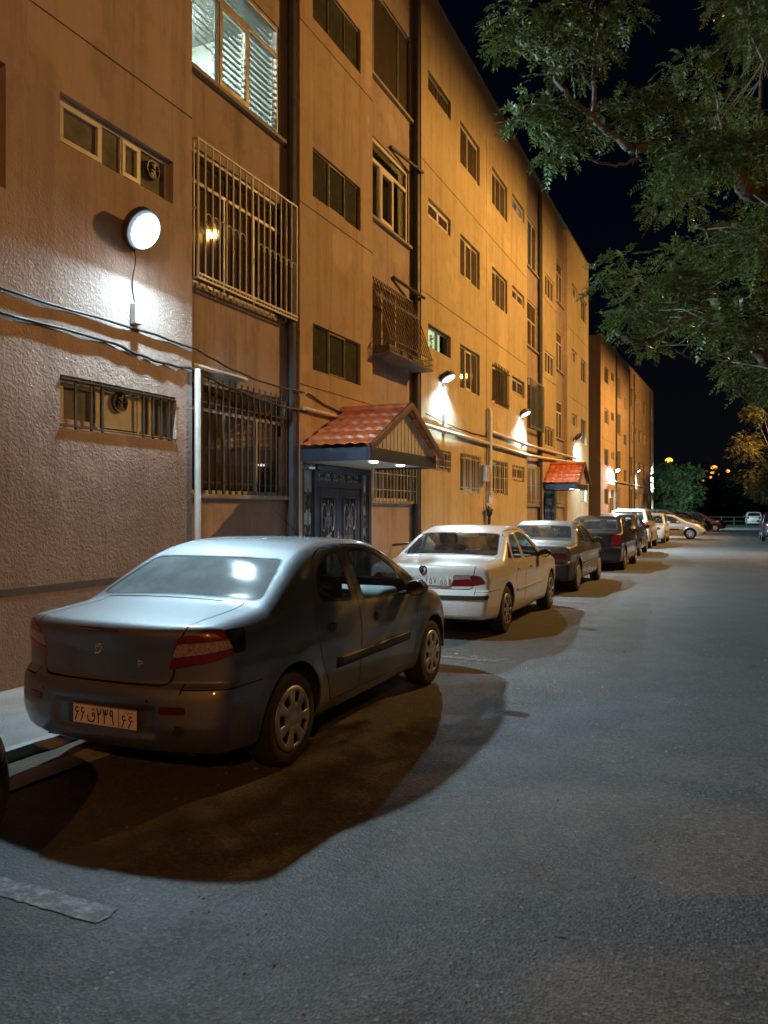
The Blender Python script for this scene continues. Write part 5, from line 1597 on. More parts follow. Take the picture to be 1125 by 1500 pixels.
    def scrolls(y0_, y1_, z0, z1, dens):
        m = MB(); rr = random.Random(3); x = xd + .02
        w = y1_ - y0_; n = max(1, int(round((z1 - z0) / w / dens)))
        for k in range(n):
            zc = z0 + (z1 - z0) * (k + .5) / n; hh = (z1 - z0) / n * .48
            for sx in (-1, 1):
                pts = []
                for q in np.linspace(0, 1, 22):
                    a = q * 2.2 * PI; r_ = (1 - q * .72)
                    pts.append((x, (y0_ + y1_) / 2 + sx * w * (.05 + .22 * (1 - math.cos(a) * r_)), zc + hh * math.sin(a) * r_ * .95))
                m.tube(pts, .009, 5)
            m.tube([(x, (y0_ + y1_) / 2 + w * .1 * math.cos(a), zc + hh * .35 * math.sin(a)) for a in np.linspace(0, 2 * PI, 12)], .008, 5)
        m.tube([(x, (y0_ + y1_) / 2, z0), (x, (y0_ + y1_) / 2, z1)], .007, 5)
        for yy in (y0_ + .015, y1_ - .015): m.tube([(x, yy, z0), (x, yy, z1)], .009, 5)
        return m
    m = scrolls(ya + p, cols[1], .5, 1.9, 1.5); m2 = scrolls(cols[2] + p, yb - p, .5, 1.9, 1.5); m.add(m2.v, m2.f)
    for q in range(3):
        a = cols[1] + p + (cols[2] - cols[1] - p) * q / 3; b = a + (cols[2] - cols[1] - p) / 3
        m3 = scrolls(a, b, 2.03, H2 - .09, .4); m.add(m3.v, m3.f)
    m.build('ironwork', MATS['iron_dark'], s, org, smooth=True)
    d0, d1 = cols[1] + p, cols[2]; mid = (d0 + d1) / 2
    for (a, b, hs) in ((d0 + .004, mid - .004, 1), (mid + .004, d1 - .004, -1)):
        lf = MB(); x0, x1 = xd - .02, xd + .025; st = .13
        lf.box(x0, x1, a, a + st, .15, 1.925); lf.box(x0, x1, b - st, b, .15, 1.925)
        for (z0, z1) in ((.15, .42), (1.78, 1.925)): lf.box(x0, x1, a + st, b - st, z0, z1)
        # raised mouldings round the light
        for (c0, c1, e0, e1) in ((a + st - .03, a + st, .40, 1.80), (b - st, b - st + .03, .40, 1.80)): lf.box(x1, x1 + .02, c0, c1, e0, e1)
        lf.box(x1, x1 + .02, a + st, b - st, .40, .43); lf.box(x1, x1 + .02, a + st, b - st, 1.77, 1.80)
        o = lf.build('door_leaf', MATS['navy_metal'], s, org, bevel=.006)
        MB().box(xd - .006, xd + .0, a + st, b - st, .42, 1.78).build('leaf_glass', MATS['door_glass_dark'], o, org)
        scrolls(a + st, b - st, .44, 1.76, 1.3).build('leaf_ironwork', MATS['iron_silver'], o, org, smooth=True)
    hb = MB(); hb.tube([(xd + .06, mid - .05, .92), (xd + .085, mid - .05, 1.0), (xd + .085, mid - .05, 1.16), (xd + .06, mid - .05, 1.24)], .012, 8)
    hb.box(xd + .026, xd + .035, mid - .075, mid - .025, .88, 1.28)
    hb.build('door_handle', MATS['chrome'], s, org, smooth=True)
    # step
    return t, s
# ------------------------------------------------------------------ materials of the place
def led_mat(name, R, strength):
    """Frosted dome: hot where the chips sit, fading to milky white at its rim."""
    m, nt, out = new_mat(name)
    tc = nt.nodes.new('ShaderNodeTexCoord'); ln = node(nt, 'ShaderNodeVectorMath', operation='LENGTH'); nt.links.new(tc.outputs['Object'], ln.inputs[0])
    mr = node(nt, 'ShaderNodeMapRange'); mr.inputs['From Min'].default_value = R * 1.02; mr.inputs['From Max'].default_value = R * .70; mr.inputs['To Min'].default_value = 0; mr.inputs['To Max'].default_value = 1
    nt.links.new(ln.outputs['Value'], mr.inputs['Value'])
    pw = node(nt, 'ShaderNodeMath', operation='POWER'); nt.links.new(mr.outputs[0], pw.inputs[0]); pw.inputs[1].default_value = 3.0
    ma = node(nt, 'ShaderNodeMath', operation='MULTIPLY_ADD'); nt.links.new(pw.outputs[0], ma.inputs[0]); ma.inputs[1].default_value = strength; ma.inputs[2].default_value = .35
    e = nt.nodes.new('ShaderNodeEmission'); e.inputs[0].default_value = (.72, .90, 1.0, 1); nt.links.new(ma.outputs[0], e.inputs[1]); nt.links.new(e.outputs[0], out.inputs[0])
asphalt('asphalt')
stucco('stucco_near', (.43, .34, .30), (.53, .43, .38), (.27, .205, .175), rough_zone=4.6, bumpd=.0065, grime_shade=(2.2, .6, (.17, .12, .095)))
stucco('stucco_bay', (.36, .275, .235), (.44, .345, .295), (.15, .115, .095))
stucco('stucco_stair', (.42, .31, .22), (.49, .37, .27), (.25, .18, .13))
stucco('stucco_long', (.47, .375, .225), (.54, .44, .275), (.30, .21, .13))
stucco('stucco_far', (.42, .30, .20), (.50, .37, .25), (.22, .15, .11))
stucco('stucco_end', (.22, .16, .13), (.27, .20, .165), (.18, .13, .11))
simple('dado_paint', (.07, .07, .075), .7, var=.3)
simple('roof_felt', (.06, .06, .06), .9)
simple('coping', (.22, .19, .16), .85)
simple('concrete', (.30, .29, .275), .9, var=.25, vscale=3, bumpd=.006)
simple('gutter_dirt', (.10, .075, .055), .95, var=.45, vscale=5, bumpd=.01)
simple('kerb_stone', (.44, .44, .43), .85, var=.35, vscale=7, bumpd=.008, bscale=30)
worn_paint('road_paint', (.34, .34, .335), under=(.095,.095,.094), wear=.57)
simple('frame_cream', (.56, .50, .40), .45, var=.12); simple('frame_white', (.66, .65, .62), .4, var=.1)
simple('frame_grey', (.20, .21, .22), .45); simple('frame_olive', (.20, .19, .14), .5); simple('frame_alu', (.42, .38, .33), .35, .5)
glass('window_glass', (.55, .55, .53), .09, .26, (.24, .19, .14))
glass('window_green', (.16, .18, .15), .10, .40, (.15, .155, .11))
glass('window_clear', (.86, .9, .88), .04); glass('window_frost', (.5, .53, .5), .06, .5, (.42, .42, .38))
glass('door_glass', (.6, .68, .7), .08, .55, (.6, .66, .68)); glass('door_glass_dark', (.25, .28, .3), .12, .12, (.3, .32, .34))
emit('lit_pale', (.80, .90, .52), 2.8); emit('lit_white', (1.0, .90, .80), 3.2); emit('lit_green', (.50, .70, .52), 1.3)
simple('curtain_pale', (.50, .46, .42), .9, var=.08); simple('curtain_cream', (.48, .42, .33), .9, var=.1); simple('curtain_warm', (.40, .32, .22), .9, var=.1)
simple('curtain_grey', (.30, .28, .27), .9); simple('curtain_dark', (.10, .09, .085), .9); simple('curtain_plum', (.10, .06, .06), .9)
simple('sill_stone', (.30, .26, .22), .8, var=.3); simple('iron_cream', (.52, .46, .36), .5); simple('iron_white', (.58, .54, .50), .5, var=.2)
simple('iron_dark', (.035, .033, .032), .5); simple('iron_rust', (.22, .16, .13), .6, .2, var=.35, vscale=20); simple('iron_blue', (.05, .07, .10), .5); simple('iron_silver', (.25, .25, .26), .4, .6)
simple('tray_tin', (.15, .115, .10), .6, .3, var=.3); simple('room_dark', (.05, .045, .04), .9); simple('room_white', (.72, .76, .74), .8, var=.04); simple('room_green', (.42, .62, .18), .8, var=.05)
simple('room_yellow', (.70, .55, .28), .8, var=.05); simple('blind', (.62, .64, .64), .5, var=.05); simple('silhouette', (.02, .03, .015), .8)
emit('tube_light', (.92, 1.0, .93), 420); emit('warm_bulb', (1, .72, .28), 150); emit('downlight', (.92, .96, 1.0), 14); led_mat('led_lens', .158, 170); led_mat('led_lens_near', .196, 330); emit('hall_tube', (.75, .95, 1.0), 12); emit('sodium_lens', (1.0, .50, .10), 40); emit('sodium_far', (1.0, .38, .045), 3.4)
simple('navy_metal', (.028, .042, .070), .42, .0, var=.25, coat=.2); simple('soffit_white', (.62, .63, .63), .5, var=.08); simple('gable_cream', (.50, .46, .41), .5, var=.12); simple('barge_brown', (.12, .06, .045), .5)
simple('tile_orange', (.60, .165, .06), .36, var=.42, vscale=7, coat=.25); simple('hall_wall', (.45, .47, .48), .7)
simple('chrome', (.7, .7, .7), .15, 1.0, var=.05); simple('pipe_dark', (.055, .06, .07), .55, var=.3); simple('pipe_white', (.62, .60, .57), .5, var=.15); simple('gas_pipe', (.56, .50, .42), .38, var=.25)
simple('meter_grey', (.36, .32, .26), .55, var=.2); simple('cable_black', (.03, .028, .026), .6); simple('lamp_housing', (.10, .10, .11), .45, .4); simple('pole_grey', (.20, .20, .20), .5, .5)
# cars
paint('paint_silver', (.205, .22, .237), 1.0, .58, .16, (.07, .065, .06)); paint('paint_white', (.72, .71, .68), .0, .28, .22, (.25, .21, .17)); paint('paint_bronze', (.15, .135, .12), .4, .34, .30)
paint('paint_black', (.016, .017, .02), .2, .28, .22, (.05, .045, .04)); paint('paint_darkgrey', (.05, .052, .058), .4, .34, .3); paint('paint_blue', (.03, .045, .085), .4, .32, .25); paint('paint_red', (.075, .028, .022), .2, .34, .25)
simple('black_trim', (.022, .022, .023), .55, var=.25); simple('black_gloss', (.012, .012, .014), .15, var=.1, coat=.5); simple('car_interior', (.035, .035, .038), .85); simple('seat_cloth', (.055, .055, .06), .95, var=.25, vscale=30)
simple('dash', (.5, .52, .53), .6, var=.1); simple('tyre', (.022, .021, .021), .85, var=.3, vscale=14); simple('dark_metal', (.03, .03, .03), .6, .5); simple('wheel_silver', (.36, .355, .35), .38, .55, var=.2, vscale=16)
simple('underbody', (.02, .019, .018), .9); simple('mirror_glass', (.55, .58, .6), .03, 1.0, var=0)
glass('car_glass', (.74, .82, .82), .06, .05, (.35, .36, .36)); glass('dusty_glass', (.60, .66, .67), .015, .66, (.34, .42, .45), rough=.13, edge=.13)
simple('lamp_red', (.17, .008, .010), .12, var=.3, vscale=30, coat=.8, bumpd=.002, bscale=180); simple('lamp_dark_red', (.09, .008, .01), .18, var=.3, coat=.6)
simple('lamp_clear', (.42, .31, .26), .16, .35, var=.55, vscale=70, bumpd=.006, bscale=150, coat=.6); simple('lamp_head', (.42, .44, .46), .08, .7, var=.3, vscale=20, bumpd=.004, bscale=60, coat=1.0)
simple('plate_white', (.62, .60, .56), .5, var=.1, vscale=20); simple('plate_yellow', (.86, .76, .62), .5, var=.12, vscale=20); simple('plate_ink', (.015, .014, .014), .5); simple('plate_blue', (.03, .07, .28), .5)
simple('badge', (.55, .55, .56), .25, .9, var=.15); simple('bark', (.16, .145, .125), .9, var=.4, vscale=9, bumpd=.012, bscale=40)
leafmat('leaf_street', (.050, .082, .022), (.095, .140, .036)); leafmat('leaf_dark', (.045, .08, .028), (.09, .14, .05)); leafmat('leaf_olive', (.06, .065, .022), (.10, .10, .04))
simple('grass', (.03, .045, .018), .95, var=.5, vscale=3); simple('grit', (.26, .255, .24), .9, var=.4, vscale=40); simple('dry_leaf', (.12, .09, .04), .8, var=.5, vscale=12); simple('rail_green', (.022, .04, .02), .6)

# ------------------------------------------------------------------ ground
def sheet(name, poly, z, mat, kind='structure', th=None, parent=None):
    if th: o = MB().prism([(x, y, z - th) for x, y in poly], (0, 0, th)).build(name, MATS[mat], parent, bevel=.012)
    else: o = MB().add([(x, y, z) for x, y in poly], [tuple(range(len(poly)))]).build(name, MATS[mat], parent)
    if kind: o['kind'] = kind
    return o
sheet('road', [(-160, -80), (160, -80), (160, 260), (-160, 260)], 0.0, 'asphalt')
sheet('pavement', [(-5.52, -8), (-4.12, -8), (-4.12, 2.6), (-4.16, 7.6), (-4.45, 8.2), (-4.45, 33.8), (-5.52, 33.8)], .08, 'concrete', th=.3)
sheet('gutter', [(-4.13, -8), (-3.86, -8), (-3.86, 8.3), (-4.13, 8.3)], .004, 'gutter_dirt')
def ragged(x0, x1, y0, y1, step, j, seed):
    r = random.Random(seed); n = int((y1 - y0) / step)
    a = [(x0 + r.uniform(-j, j), y0 + (y1 - y0) * k / n) for k in range(n + 1)]
    b = [(x1 + r.uniform(-j, j), y0 + (y1 - y0) * k / n) for k in range(n + 1)]
    return a, b
a, b = ragged(-3.86, -3.665, -8, 8.3, .12, .012, 5); n = len(a)
o = MB().add([(x, y, .014) for x, y in a] + [(x, y, .014) for x, y in b] + [(x, y, -.01) for x, y in b], [(k, n + k, n + k + 1, k + 1) for k in range(n - 1)] + [(n + k, 2 * n + k, 2 * n + k + 1, n + k + 1) for k in range(n - 1)]).build('kerb', MATS['kerb_stone']); o['kind'] = 'structure'
a, b = ragged(-4.16, -4.10, -8, 8.0, .09, .012, 9)
o = MB().add([(x, y, .086) for x, y in a] + [(x, y, .078) for x, y in b] + [(x, y, -.01) for x, y in b], [(k, n2 + k, n2 + k + 1, k + 1) for n2 in (len(a),) for k in range(len(a) - 1)] + [(n2 + k, 2 * n2 + k, 2 * n2 + k + 1, n2 + k + 1) for n2 in (len(a),) for k in range(len(a) - 1)]).build('pavement_edge', MATS['kerb_stone']); o['kind'] = 'structure'
for k, y in enumerate((2.30, 7.86, 13.6, 19.3, 25.5)):
    rk = random.Random(30 + k)
    lo_ = [(-3.64 + 1.43 * q / 70, y - .06 + rk.uniform(-.006, .006)) for q in range(71)]
    o = sheet('parking_marking', lo_ + [(-2.20 + rk.uniform(-.01, .01), y - .03), (-2.195 + rk.uniform(-.01, .01), y + .0), (-2.205 + rk.uniform(-.01, .01), y + .03)] + [(a_, b_ + .12 + rk.uniform(-.006, .006)) for a_, b_ in reversed(lo_)], .004, 'road_paint')
sheet('verge', [(-60, 98), (60, 98), (60, 255), (-60, 255)], .02, 'grass')

# ------------------------------------------------------------------ buildings and what hangs on them
near_block(); far_block()
entrance(9.46, 11.94, 'orange tiled gable canopy over the nearer navy entrance, two downlights in its soffit', 'navy iron and glass double door under the nearer orange canopy')
entrance(24.95, 27.0, 'smaller looking orange tiled canopy over the second entrance, further down the block', 'navy door under the farther orange canopy behind the parked cars', False)

def floodlight(loc, out, tilt, yaw, power, label, grp='white floodlights along the block', cable=None, size=.26, rz=0.0, spread=142):
    """LED floodlight on a short wall arm: housing with fins, glowing lens, cable to a junction box."""
    t = thing('floodlight', label, 'floodlight', loc, rz, grp)
    arm = MB(); arm.tube([(-out, 0, -.10), (-out * .3, 0, -.10), (-.02, 0, -.03)], .016, 8); arm.box(-out, -out + .02, -.06, .06, -.17, -.03)
    arm.build('wall_arm', MATS['lamp_housing'], t, smooth=True)
    R = Matrix.Rotation(yaw, 3, 'Z') @ Matrix.Rotation(tilt, 3, 'Y')
    X, Y, Z = R @ Vector((1, 0, 0)), R @ Vector((0, 1, 0)), R @ Vector((0, 0, 1))
    h = MB(); n = 24; rr_ = size * .66; ring = [(math.cos(2 * PI * k / n), math.sin(2 * PI * k / n)) for k in range(n)]; h.prism([tuple(-X * .045 + Y * (a * rr_) + Z * (b * rr_)) for a, b in ring], X * .072)
    for k in range(7): h.obox(-X * .075 + Y * (size * (k - 3) / 8), X * .02, Y * .005, Z * size * .34)
    h.build('housing', MATS['lamp_housing'], t, bevel=.006)
    l = MB(); o0 = len(l.v); l.ball((0, 0, 0), 1.0, 20, 10); l.v = [tuple(X * (.028 + (.09 if size > .3 else .04) * max(0.0, a)) + Y * (b * size * .62) + Z * (c * size * .62)) for a, b, c in l.v]; l.build('lens', MATS['led_lens_near' if size > .3 else 'led_lens'], t, smooth=True, angle=180)
    ld = bpy.data.lights.new('led_light', 'AREA'); ld.shape = 'RECTANGLE'; ld.size = .11; ld.size_y = .13; ld.spread = T(spread); ld.energy = power; ld.color = (.58, .86, 1.0)
    lo = bpy.data.objects.new('led_light', ld); COL.objects.link(lo); lo.parent = t; lo.location = X * (.135 if size > .3 else .078)
    lo.rotation_euler = X.to_track_quat('-Z', 'Z').to_euler()
    if cable:
        c = MB(); n = 14; z0, z1 = -.12, cable
        c.tube([(-out + .015 + .012 * math.sin(q * 5), .02 * math.sin(q * 7) + .03 * q, z0 + (z1 - z0) * q) for q in np.linspace(0, 1, n)], .006, 6)
        c.build('cable', MATS['cable_black'], t, smooth=True)
        b = MB().box(-out, -out + .07, -.02, .08, cable - .22, cable - .01); b.build('junction_box', MATS['pipe_white'], t, bevel=.008)
    return t
T = math.radians
floodlight((XF + .13, 6.06, 4.40), .13, T(31), T(0), 320, 'brightest floodlight, nearest of the row, above the low barred window on the blank wall', cable=-.72, size=.32, spread=180)
floodlight((XF + .12, 15.30, 4.38), .12, T(62), T(-4), 300, 'floodlight just past the nearer orange canopy, under the pale lit window with a plant', cable=-.75)
floodlight((XF + .12, 22.0, 4.40), .12, T(62), T(-4), 300, 'floodlight beside the blue cage grille, third along the nearer block', cable=-.75)
floodlight((XF + .20, 30.25, 4.43), .20, T(40), T(38), 900, 'floodlight above the farther orange canopy at the end of the nearer block', cable=None)
RZ = -math.atan2(.83, 24.9)
def on_far(y, x, z): return (-6.93 + x * math.cos(RZ) - y * math.sin(RZ), 46.86 + x * math.sin(RZ) + y * math.cos(RZ), z)
floodlight(on_far(4.7, .2, 4.2), .2, T(45), T(-50), 700, 'first floodlight on the far block, above its grey meter box', rz=RZ)
floodlight(on_far(14.2, .2, 4.6), .2, T(55), 0, 320, 'middle floodlight of the three on the far block', rz=RZ)
floodlight(on_far(22.9, .2, 4.6), .2, T(25), T(62), 2000, 'last floodlight at the far end of the far block', rz=RZ)

def run(name, pts, r, mat, label, cat, grp=None, n=8):
    o = MB().tube(pts, r, n).build(name, MATS[mat], None, (pts[0][0], pts[0][1], pts[0][2]), smooth=True)
    return tag(o, label, cat, grp)
def sag(a, b, s, n=14):
    a, b = Vector(a), Vector(b)
    return [tuple(a.lerp(b, k / n) + Vector((.004 * math.sin(k * 2.1), 0, -s * 4 * (k / n) * (1 - k / n) + .006 * math.sin(k * 1.7)))) for k in range(n + 1)]
c1 = sag((XF + .02, 2.0, 3.47), (XF + .02, 6.15, 3.42), .03) + sag((XF + .02, 6.2, 3.42), (XF + .02, 7.05, 3.40), .0, 4) + sag((XF + .01, 7.3, 3.36), (XF + .02, 9.5, 3.26), .07)
run('wall_cable', c1, .013, 'cable_black', 'upper black cable looping across the blank wall under the nearest floodlight', 'cable')
c2 = sag((XF + .02, 2.0, 3.26), (XF + .02, 5.7, 3.22), .02) + sag((XF + .02, 5.8, 3.215), (XF + .02, 7.1, 3.18), .05) + sag((XF - .1, 7.3, 3.17), (XF + .02, 9.6, 2.99), .06)
run('wall_cable', c2, .015, 'cable_black', 'lower black cable drooping across the blank wall over the low barred window', 'cable')
run('wall_cable', sag((XF + .02, 9.6, 3.25), (XF + .02, 12.0, 3.10), .09), .012, 'cable_black', 'black cable sagging over the nearer orange canopy', 'cable')
run('wall_cable', sag((XF + .02, 14.3, 3.50), (XF + .02, 18.5, 3.42), .06), .012, 'cable_black', 'thin dark cable just above the cream gas pipe, left of the white standpipe', 'cable')
run('conduit', [(XB_ := XF - .08, 7.12, 3.24), (XF - .08, 8.2, 3.23)], .032, 'pipe_white', 'short pale conduit above the dark barred ground floor window', 'pipe')
run('conduit', [(XF + .04, 9.45, 3.02), (XF + .04, 11.4, 3.0), (XF + .04, 11.9, 2.98)], .03, 'gas_pipe', 'cream pipe running behind the ridge of the nearer orange canopy', 'pipe')
run('rain_pipe', [(XF + .05, 7.06, 0.1), (XF + .05, 7.06, 3.12), (XF + .04, 7.06, 3.17)], .036, 'pipe_white', 'white vertical rain pipe left of the dark barred ground floor window', 'pipe')
run('downpipe', [(XF - .07, 9.30, 0.1), (XF - .07, 9.30, 12.0)], .065, 'pipe_dark', 'dark downpipe in the corner right of the white cage grille', 'pipe')
run('downpipe', [(XF - .06, 13.98, 0.1), (XF - .06, 13.98, 11.9)], .07, 'pipe_dark', 'dark downpipe in the corner right of the leaning basket grille', 'pipe')
run('downpipe', [(XF - .06, 24.78, 0.1), (XF - .06, 24.78, 11.9)], .06, 'pipe_dark', 'dark downpipe right of the blue cage grille, beside the farther canopy', 'pipe')
run('gas_pipe', [(XF + .07, 14.0, 3.25), (XF + .07, 18.45, 3.24)], .045, 'gas_pipe', 'thick cream gas pipe between the nearer canopy and the white standpipe', 'pipe')
run('gas_pipe', [(XF + .07, 18.6, 3.24), (XF + .07, 22.7, 3.22), (XF + .07, 30.0, 3.42)], .045, 'gas_pipe', 'lower of two cream gas pipes running right from the white standpipe', 'pipe')
run('gas_pipe', [(XF + .07, 18.6, 3.55), (XF + .07, 22.7, 3.52), (XF + .07, 31.0, 3.62)], .045, 'gas_pipe', 'upper of two cream gas pipes running right from the white standpipe', 'pipe')
t = thing('gas_standpipe', 'white vertical standpipe with a cream meter box and regulator between two low grilles', 'gas pipe', (XF + .07, 18.52, 0))
og = (XF + .07, 18.52, 0)
MB().tube([(XF + .09, 18.52, 1.75), (XF + .09, 18.52, 4.05), (XF + .05, 18.52, 4.12)], .06, 10).build('pipe', MATS['pipe_white'], t, og, smooth=True)
MB().tube([(XF + .06, 18.3, 0.1), (XF + .06, 18.3, 2.1)], .022, 8).tube([(XF + .06, 18.5, 0.1), (XF + .06, 18.48, 1.7)], .02, 8).tube([(XF + .06, 18.34, 2.1), (XF + .06, 18.34, 3.2)], .012, 6).build('riser', MATS['iron_rust'], t, og, smooth=True)
MB().box(XF + .02, XF + .16, 18.0, 18.28, 2.28, 2.68).build('meter_box', MATS['meter_grey'], t, og, bevel=.012)
rg_ = MB().ball((XF + .1, 18.42, 1.55), (.08, .12, .12)); rg_.tube([(XF + .1, 18.2, 1.62), (XF + .1, 18.7, 1.60)], .03, 8); rg_.tube([(XF + .1, 18.42, 1.6), (XF + .1, 18.42, 1.25)], .04, 8)
rg_.build('regulator', MATS['dark_metal'], t, og, smooth=True)
# awning stays over bay 2
run('awning_rod', [(XF - .12, 12.86, 8.20), (XF + .06, 14.02, 8.16)], .03, 'iron_dark', 'rolled awning rod above the yellow lit window', 'awning rod')
run('awning_rod', [(XF - .12, 12.98, 5.86), (XF + .08, 14.05, 5.72)], .03, 'iron_dark', 'rolled awning rod above the leaning basket grille', 'awning rod')
o = MB().tube([(XF - .13, 12.95, .95), (XF + .12, 13.1, .98), (XF + .16, 13.5, .92)], .022, 8).build('pipe_stub', MATS['iron_dark'], None, (XF - .13, 12.95, .95), smooth=True)
tag(o, 'rusty pipe stub sticking out of the wall behind the white sedan', 'pipe')

# ------------------------------------------------------------------ sodium street lamps that light the facade
def street_lamp(loc, h, arm, rz, label, power=0, tilt=0.0, grp=None, big=False, floor=False, lens='sodium_lens', blend=.25, spot=150, aim=None):
    t = thing('street_lamp', label, 'street lamp', loc, rz, grp)
    p = MB(); p.tube([(0, 0, 0), (0, 0, h * .5), (0, 0, h - .4)], [.09, .075, .055], 10); p.tube([(0, 0, h - .45), (-arm * .15, 0, h - .1), (-arm * .5, 0, h + .02), (-arm, 0, h + .05)], .04, 8); p.box(-.2, .2, -.2, .2, 0, .03)
    p.build('pole', MATS['pole_grey'], t, smooth=True)
    hd = MB(); hd.ball((-arm - .3, 0, h + .06), (.42, .17, .10), 16, 8)
    hd.v = [(a, b, max(c, h + .03)) for a, b, c in hd.v]; hd.build('lamp_head', MATS['pole_grey'], t, smooth=True)
    l = MB(); s = (2.3 if big else 1.7) if lens == 'sodium_far' else 1.0; l.ball((-arm - .3, 0, h + .03), (.30 * s, .13 * s, .09 * s) if lens == 'sodium_lens' else (.20 * s, .16 * s, .13 * s), 14, 8); l.v = [(a, b, min(c, h + .028)) for a, b, c in l.v] if lens == 'sodium_lens' else l.v
    l.build('lamp_lens', MATS[lens], t, smooth=True)
    if power:
        vz = MB(); x0, x1 = -arm - .80, -arm + .1  # added plates, shaped to keep lamp light off upper wall and road
        vz.box(x0, x1, -.45, .45, h + .04, h + .06); vz.box(x0, x0 + .015, -.45, .45, h - .135, h + .04)
        if floor: vz.box(-arm - .62, x1, -.9, .9, h - .68, h - .66); vz.box(x1 - .015, x1, -.9, .9, h - .66, h + .04)
        vz.build('added_baffle', MATS['pole_grey'], t, bevel=.005)
        ld = bpy.data.lights.new('sodium_light', 'SPOT'); ld.energy = power; ld.color = (1.0, .51, .13) if floor else (1.0, .37, .08); ld.spot_size = T(spot); ld.spot_blend = blend; ld.shadow_soft_size = .09
        lo = bpy.data.objects.new('sodium_light', ld); COL.objects.link(lo); lo.parent = t; lo.location = (-arm - .3, 0, h - .10)
        d = Vector(aim) if aim else Vector((-math.sin(tilt), 0, -math.cos(tilt)))
        lo.rotation_euler = d.to_track_quat('-Z', 'Y').to_euler()
    return t
street_lamp((6.0, 21.2, 0), 10.9, 1.3, 0, 'sodium street lamp across the road, out of frame right, facing the middle of the block', 9000, aim=(-1, .05, -.75), spot=158, blend=.5, floor=True)
street_lamp((6.6, 49.0, 0), 10.6, 1.3, 0, 'sodium street lamp across the road, out of frame right, facing the far block', 15000, aim=(-1, .05, -.75), spot=158, blend=.5, floor=True)
street_lamp((7.5, -13.0, 0), 9.0, 1.2, 0, 'sodium street lamp behind the camera across the road', 3300, aim=(-.72, .62, -.1), spot=140, blend=.4)

# ------------------------------------------------------------------ foliage
def at(px, py, d):
    """Point of the place seen at photo pixel (px, py) at view depth d."""
    th = T(24.101); u = (px - 562.5) / 1130.0; v = (748.0 - py) / 1130.0
    return Vector((d * (u * math.cos(th) - math.sin(th)), d * (u * math.sin(th) + math.cos(th)), 1.58 + v * d))
NR = np.random.default_rng(11)
def compound_leaves(P, Dv, L, pairs, wl, ww):
    """Pinnate leaves: P base points, Dv directions, each a row of paired leaflets; returns quads."""
    n = len(P); up = np.array([0, 0, 1.0])
    Dv = Dv / np.linalg.norm(Dv, axis=1)[:, None]
    S = np.cross(Dv, up); S /= np.maximum(np.linalg.norm(S, axis=1), 1e-3)[:, None]
    Nn = np.cross(S, Dv)
    roll = NR.uniform(-.7, .7, n)[:, None]
    S, Nn = S * np.cos(roll) + Nn * np.sin(roll), Nn * np.cos(roll) - S * np.sin(roll)
    V = []
    for k in range(pairs * 2 + 1):
        if k == pairs * 2: t = 1.0; sd = np.zeros(n); fw = np.ones(n)
        else: t = (k // 2 + 1) / (pairs + .5); sd = np.full(n, 1.0 if k % 2 else -1.0); fw = np.full(n, .45)
        droop = -t * t * .35
        base = P + Dv * (L * t)[:, None] + up * (L * droop)[:, None]
        jit = NR.normal(0, .16, (n, 3))
        ax = S * sd[:, None] + Dv * fw[:, None] + Nn * NR.uniform(-.25, .05, n)[:, None] - up * .18 + jit
        ax /= np.linalg.norm(ax, axis=1)[:, None]
        wv = np.cross(ax, Nn + NR.normal(0, .25, (n, 3))); wv /= np.maximum(np.linalg.norm(wv, axis=1), 1e-3)[:, None]
        ll = wl * NR.uniform(.75, 1.2, n)[:, None]; w = ww * NR.uniform(.8, 1.2, n)[:, None]
        V.append(np.stack([base, base + ax * ll * .45 + wv * w, base + ax * ll, base + ax * ll * .45 - wv * w], 1))
    V = np.concatenate(V, 0).reshape(-1, 3)
    F = np.arange(len(V)).reshape(-1, 4)
    return V, F
def clump_points(c, r, n, shell=.35):
    d = NR.normal(0, 1, (n, 3)); d /= np.linalg.norm(d, axis=1)[:, None]
    rad = (shell + (1 - shell) * NR.random(n)) ** .7
    off = d * rad[:, None] * np.array(r)
    P = np.array(c) + off
    Dv = d * np.array([1, 1, .35]) + np.array([0, 0, -.12]) + NR.normal(0, .35, (n, 3))
    return P, Dv
def pip2(poly, x, y): return pip(poly, x, y)

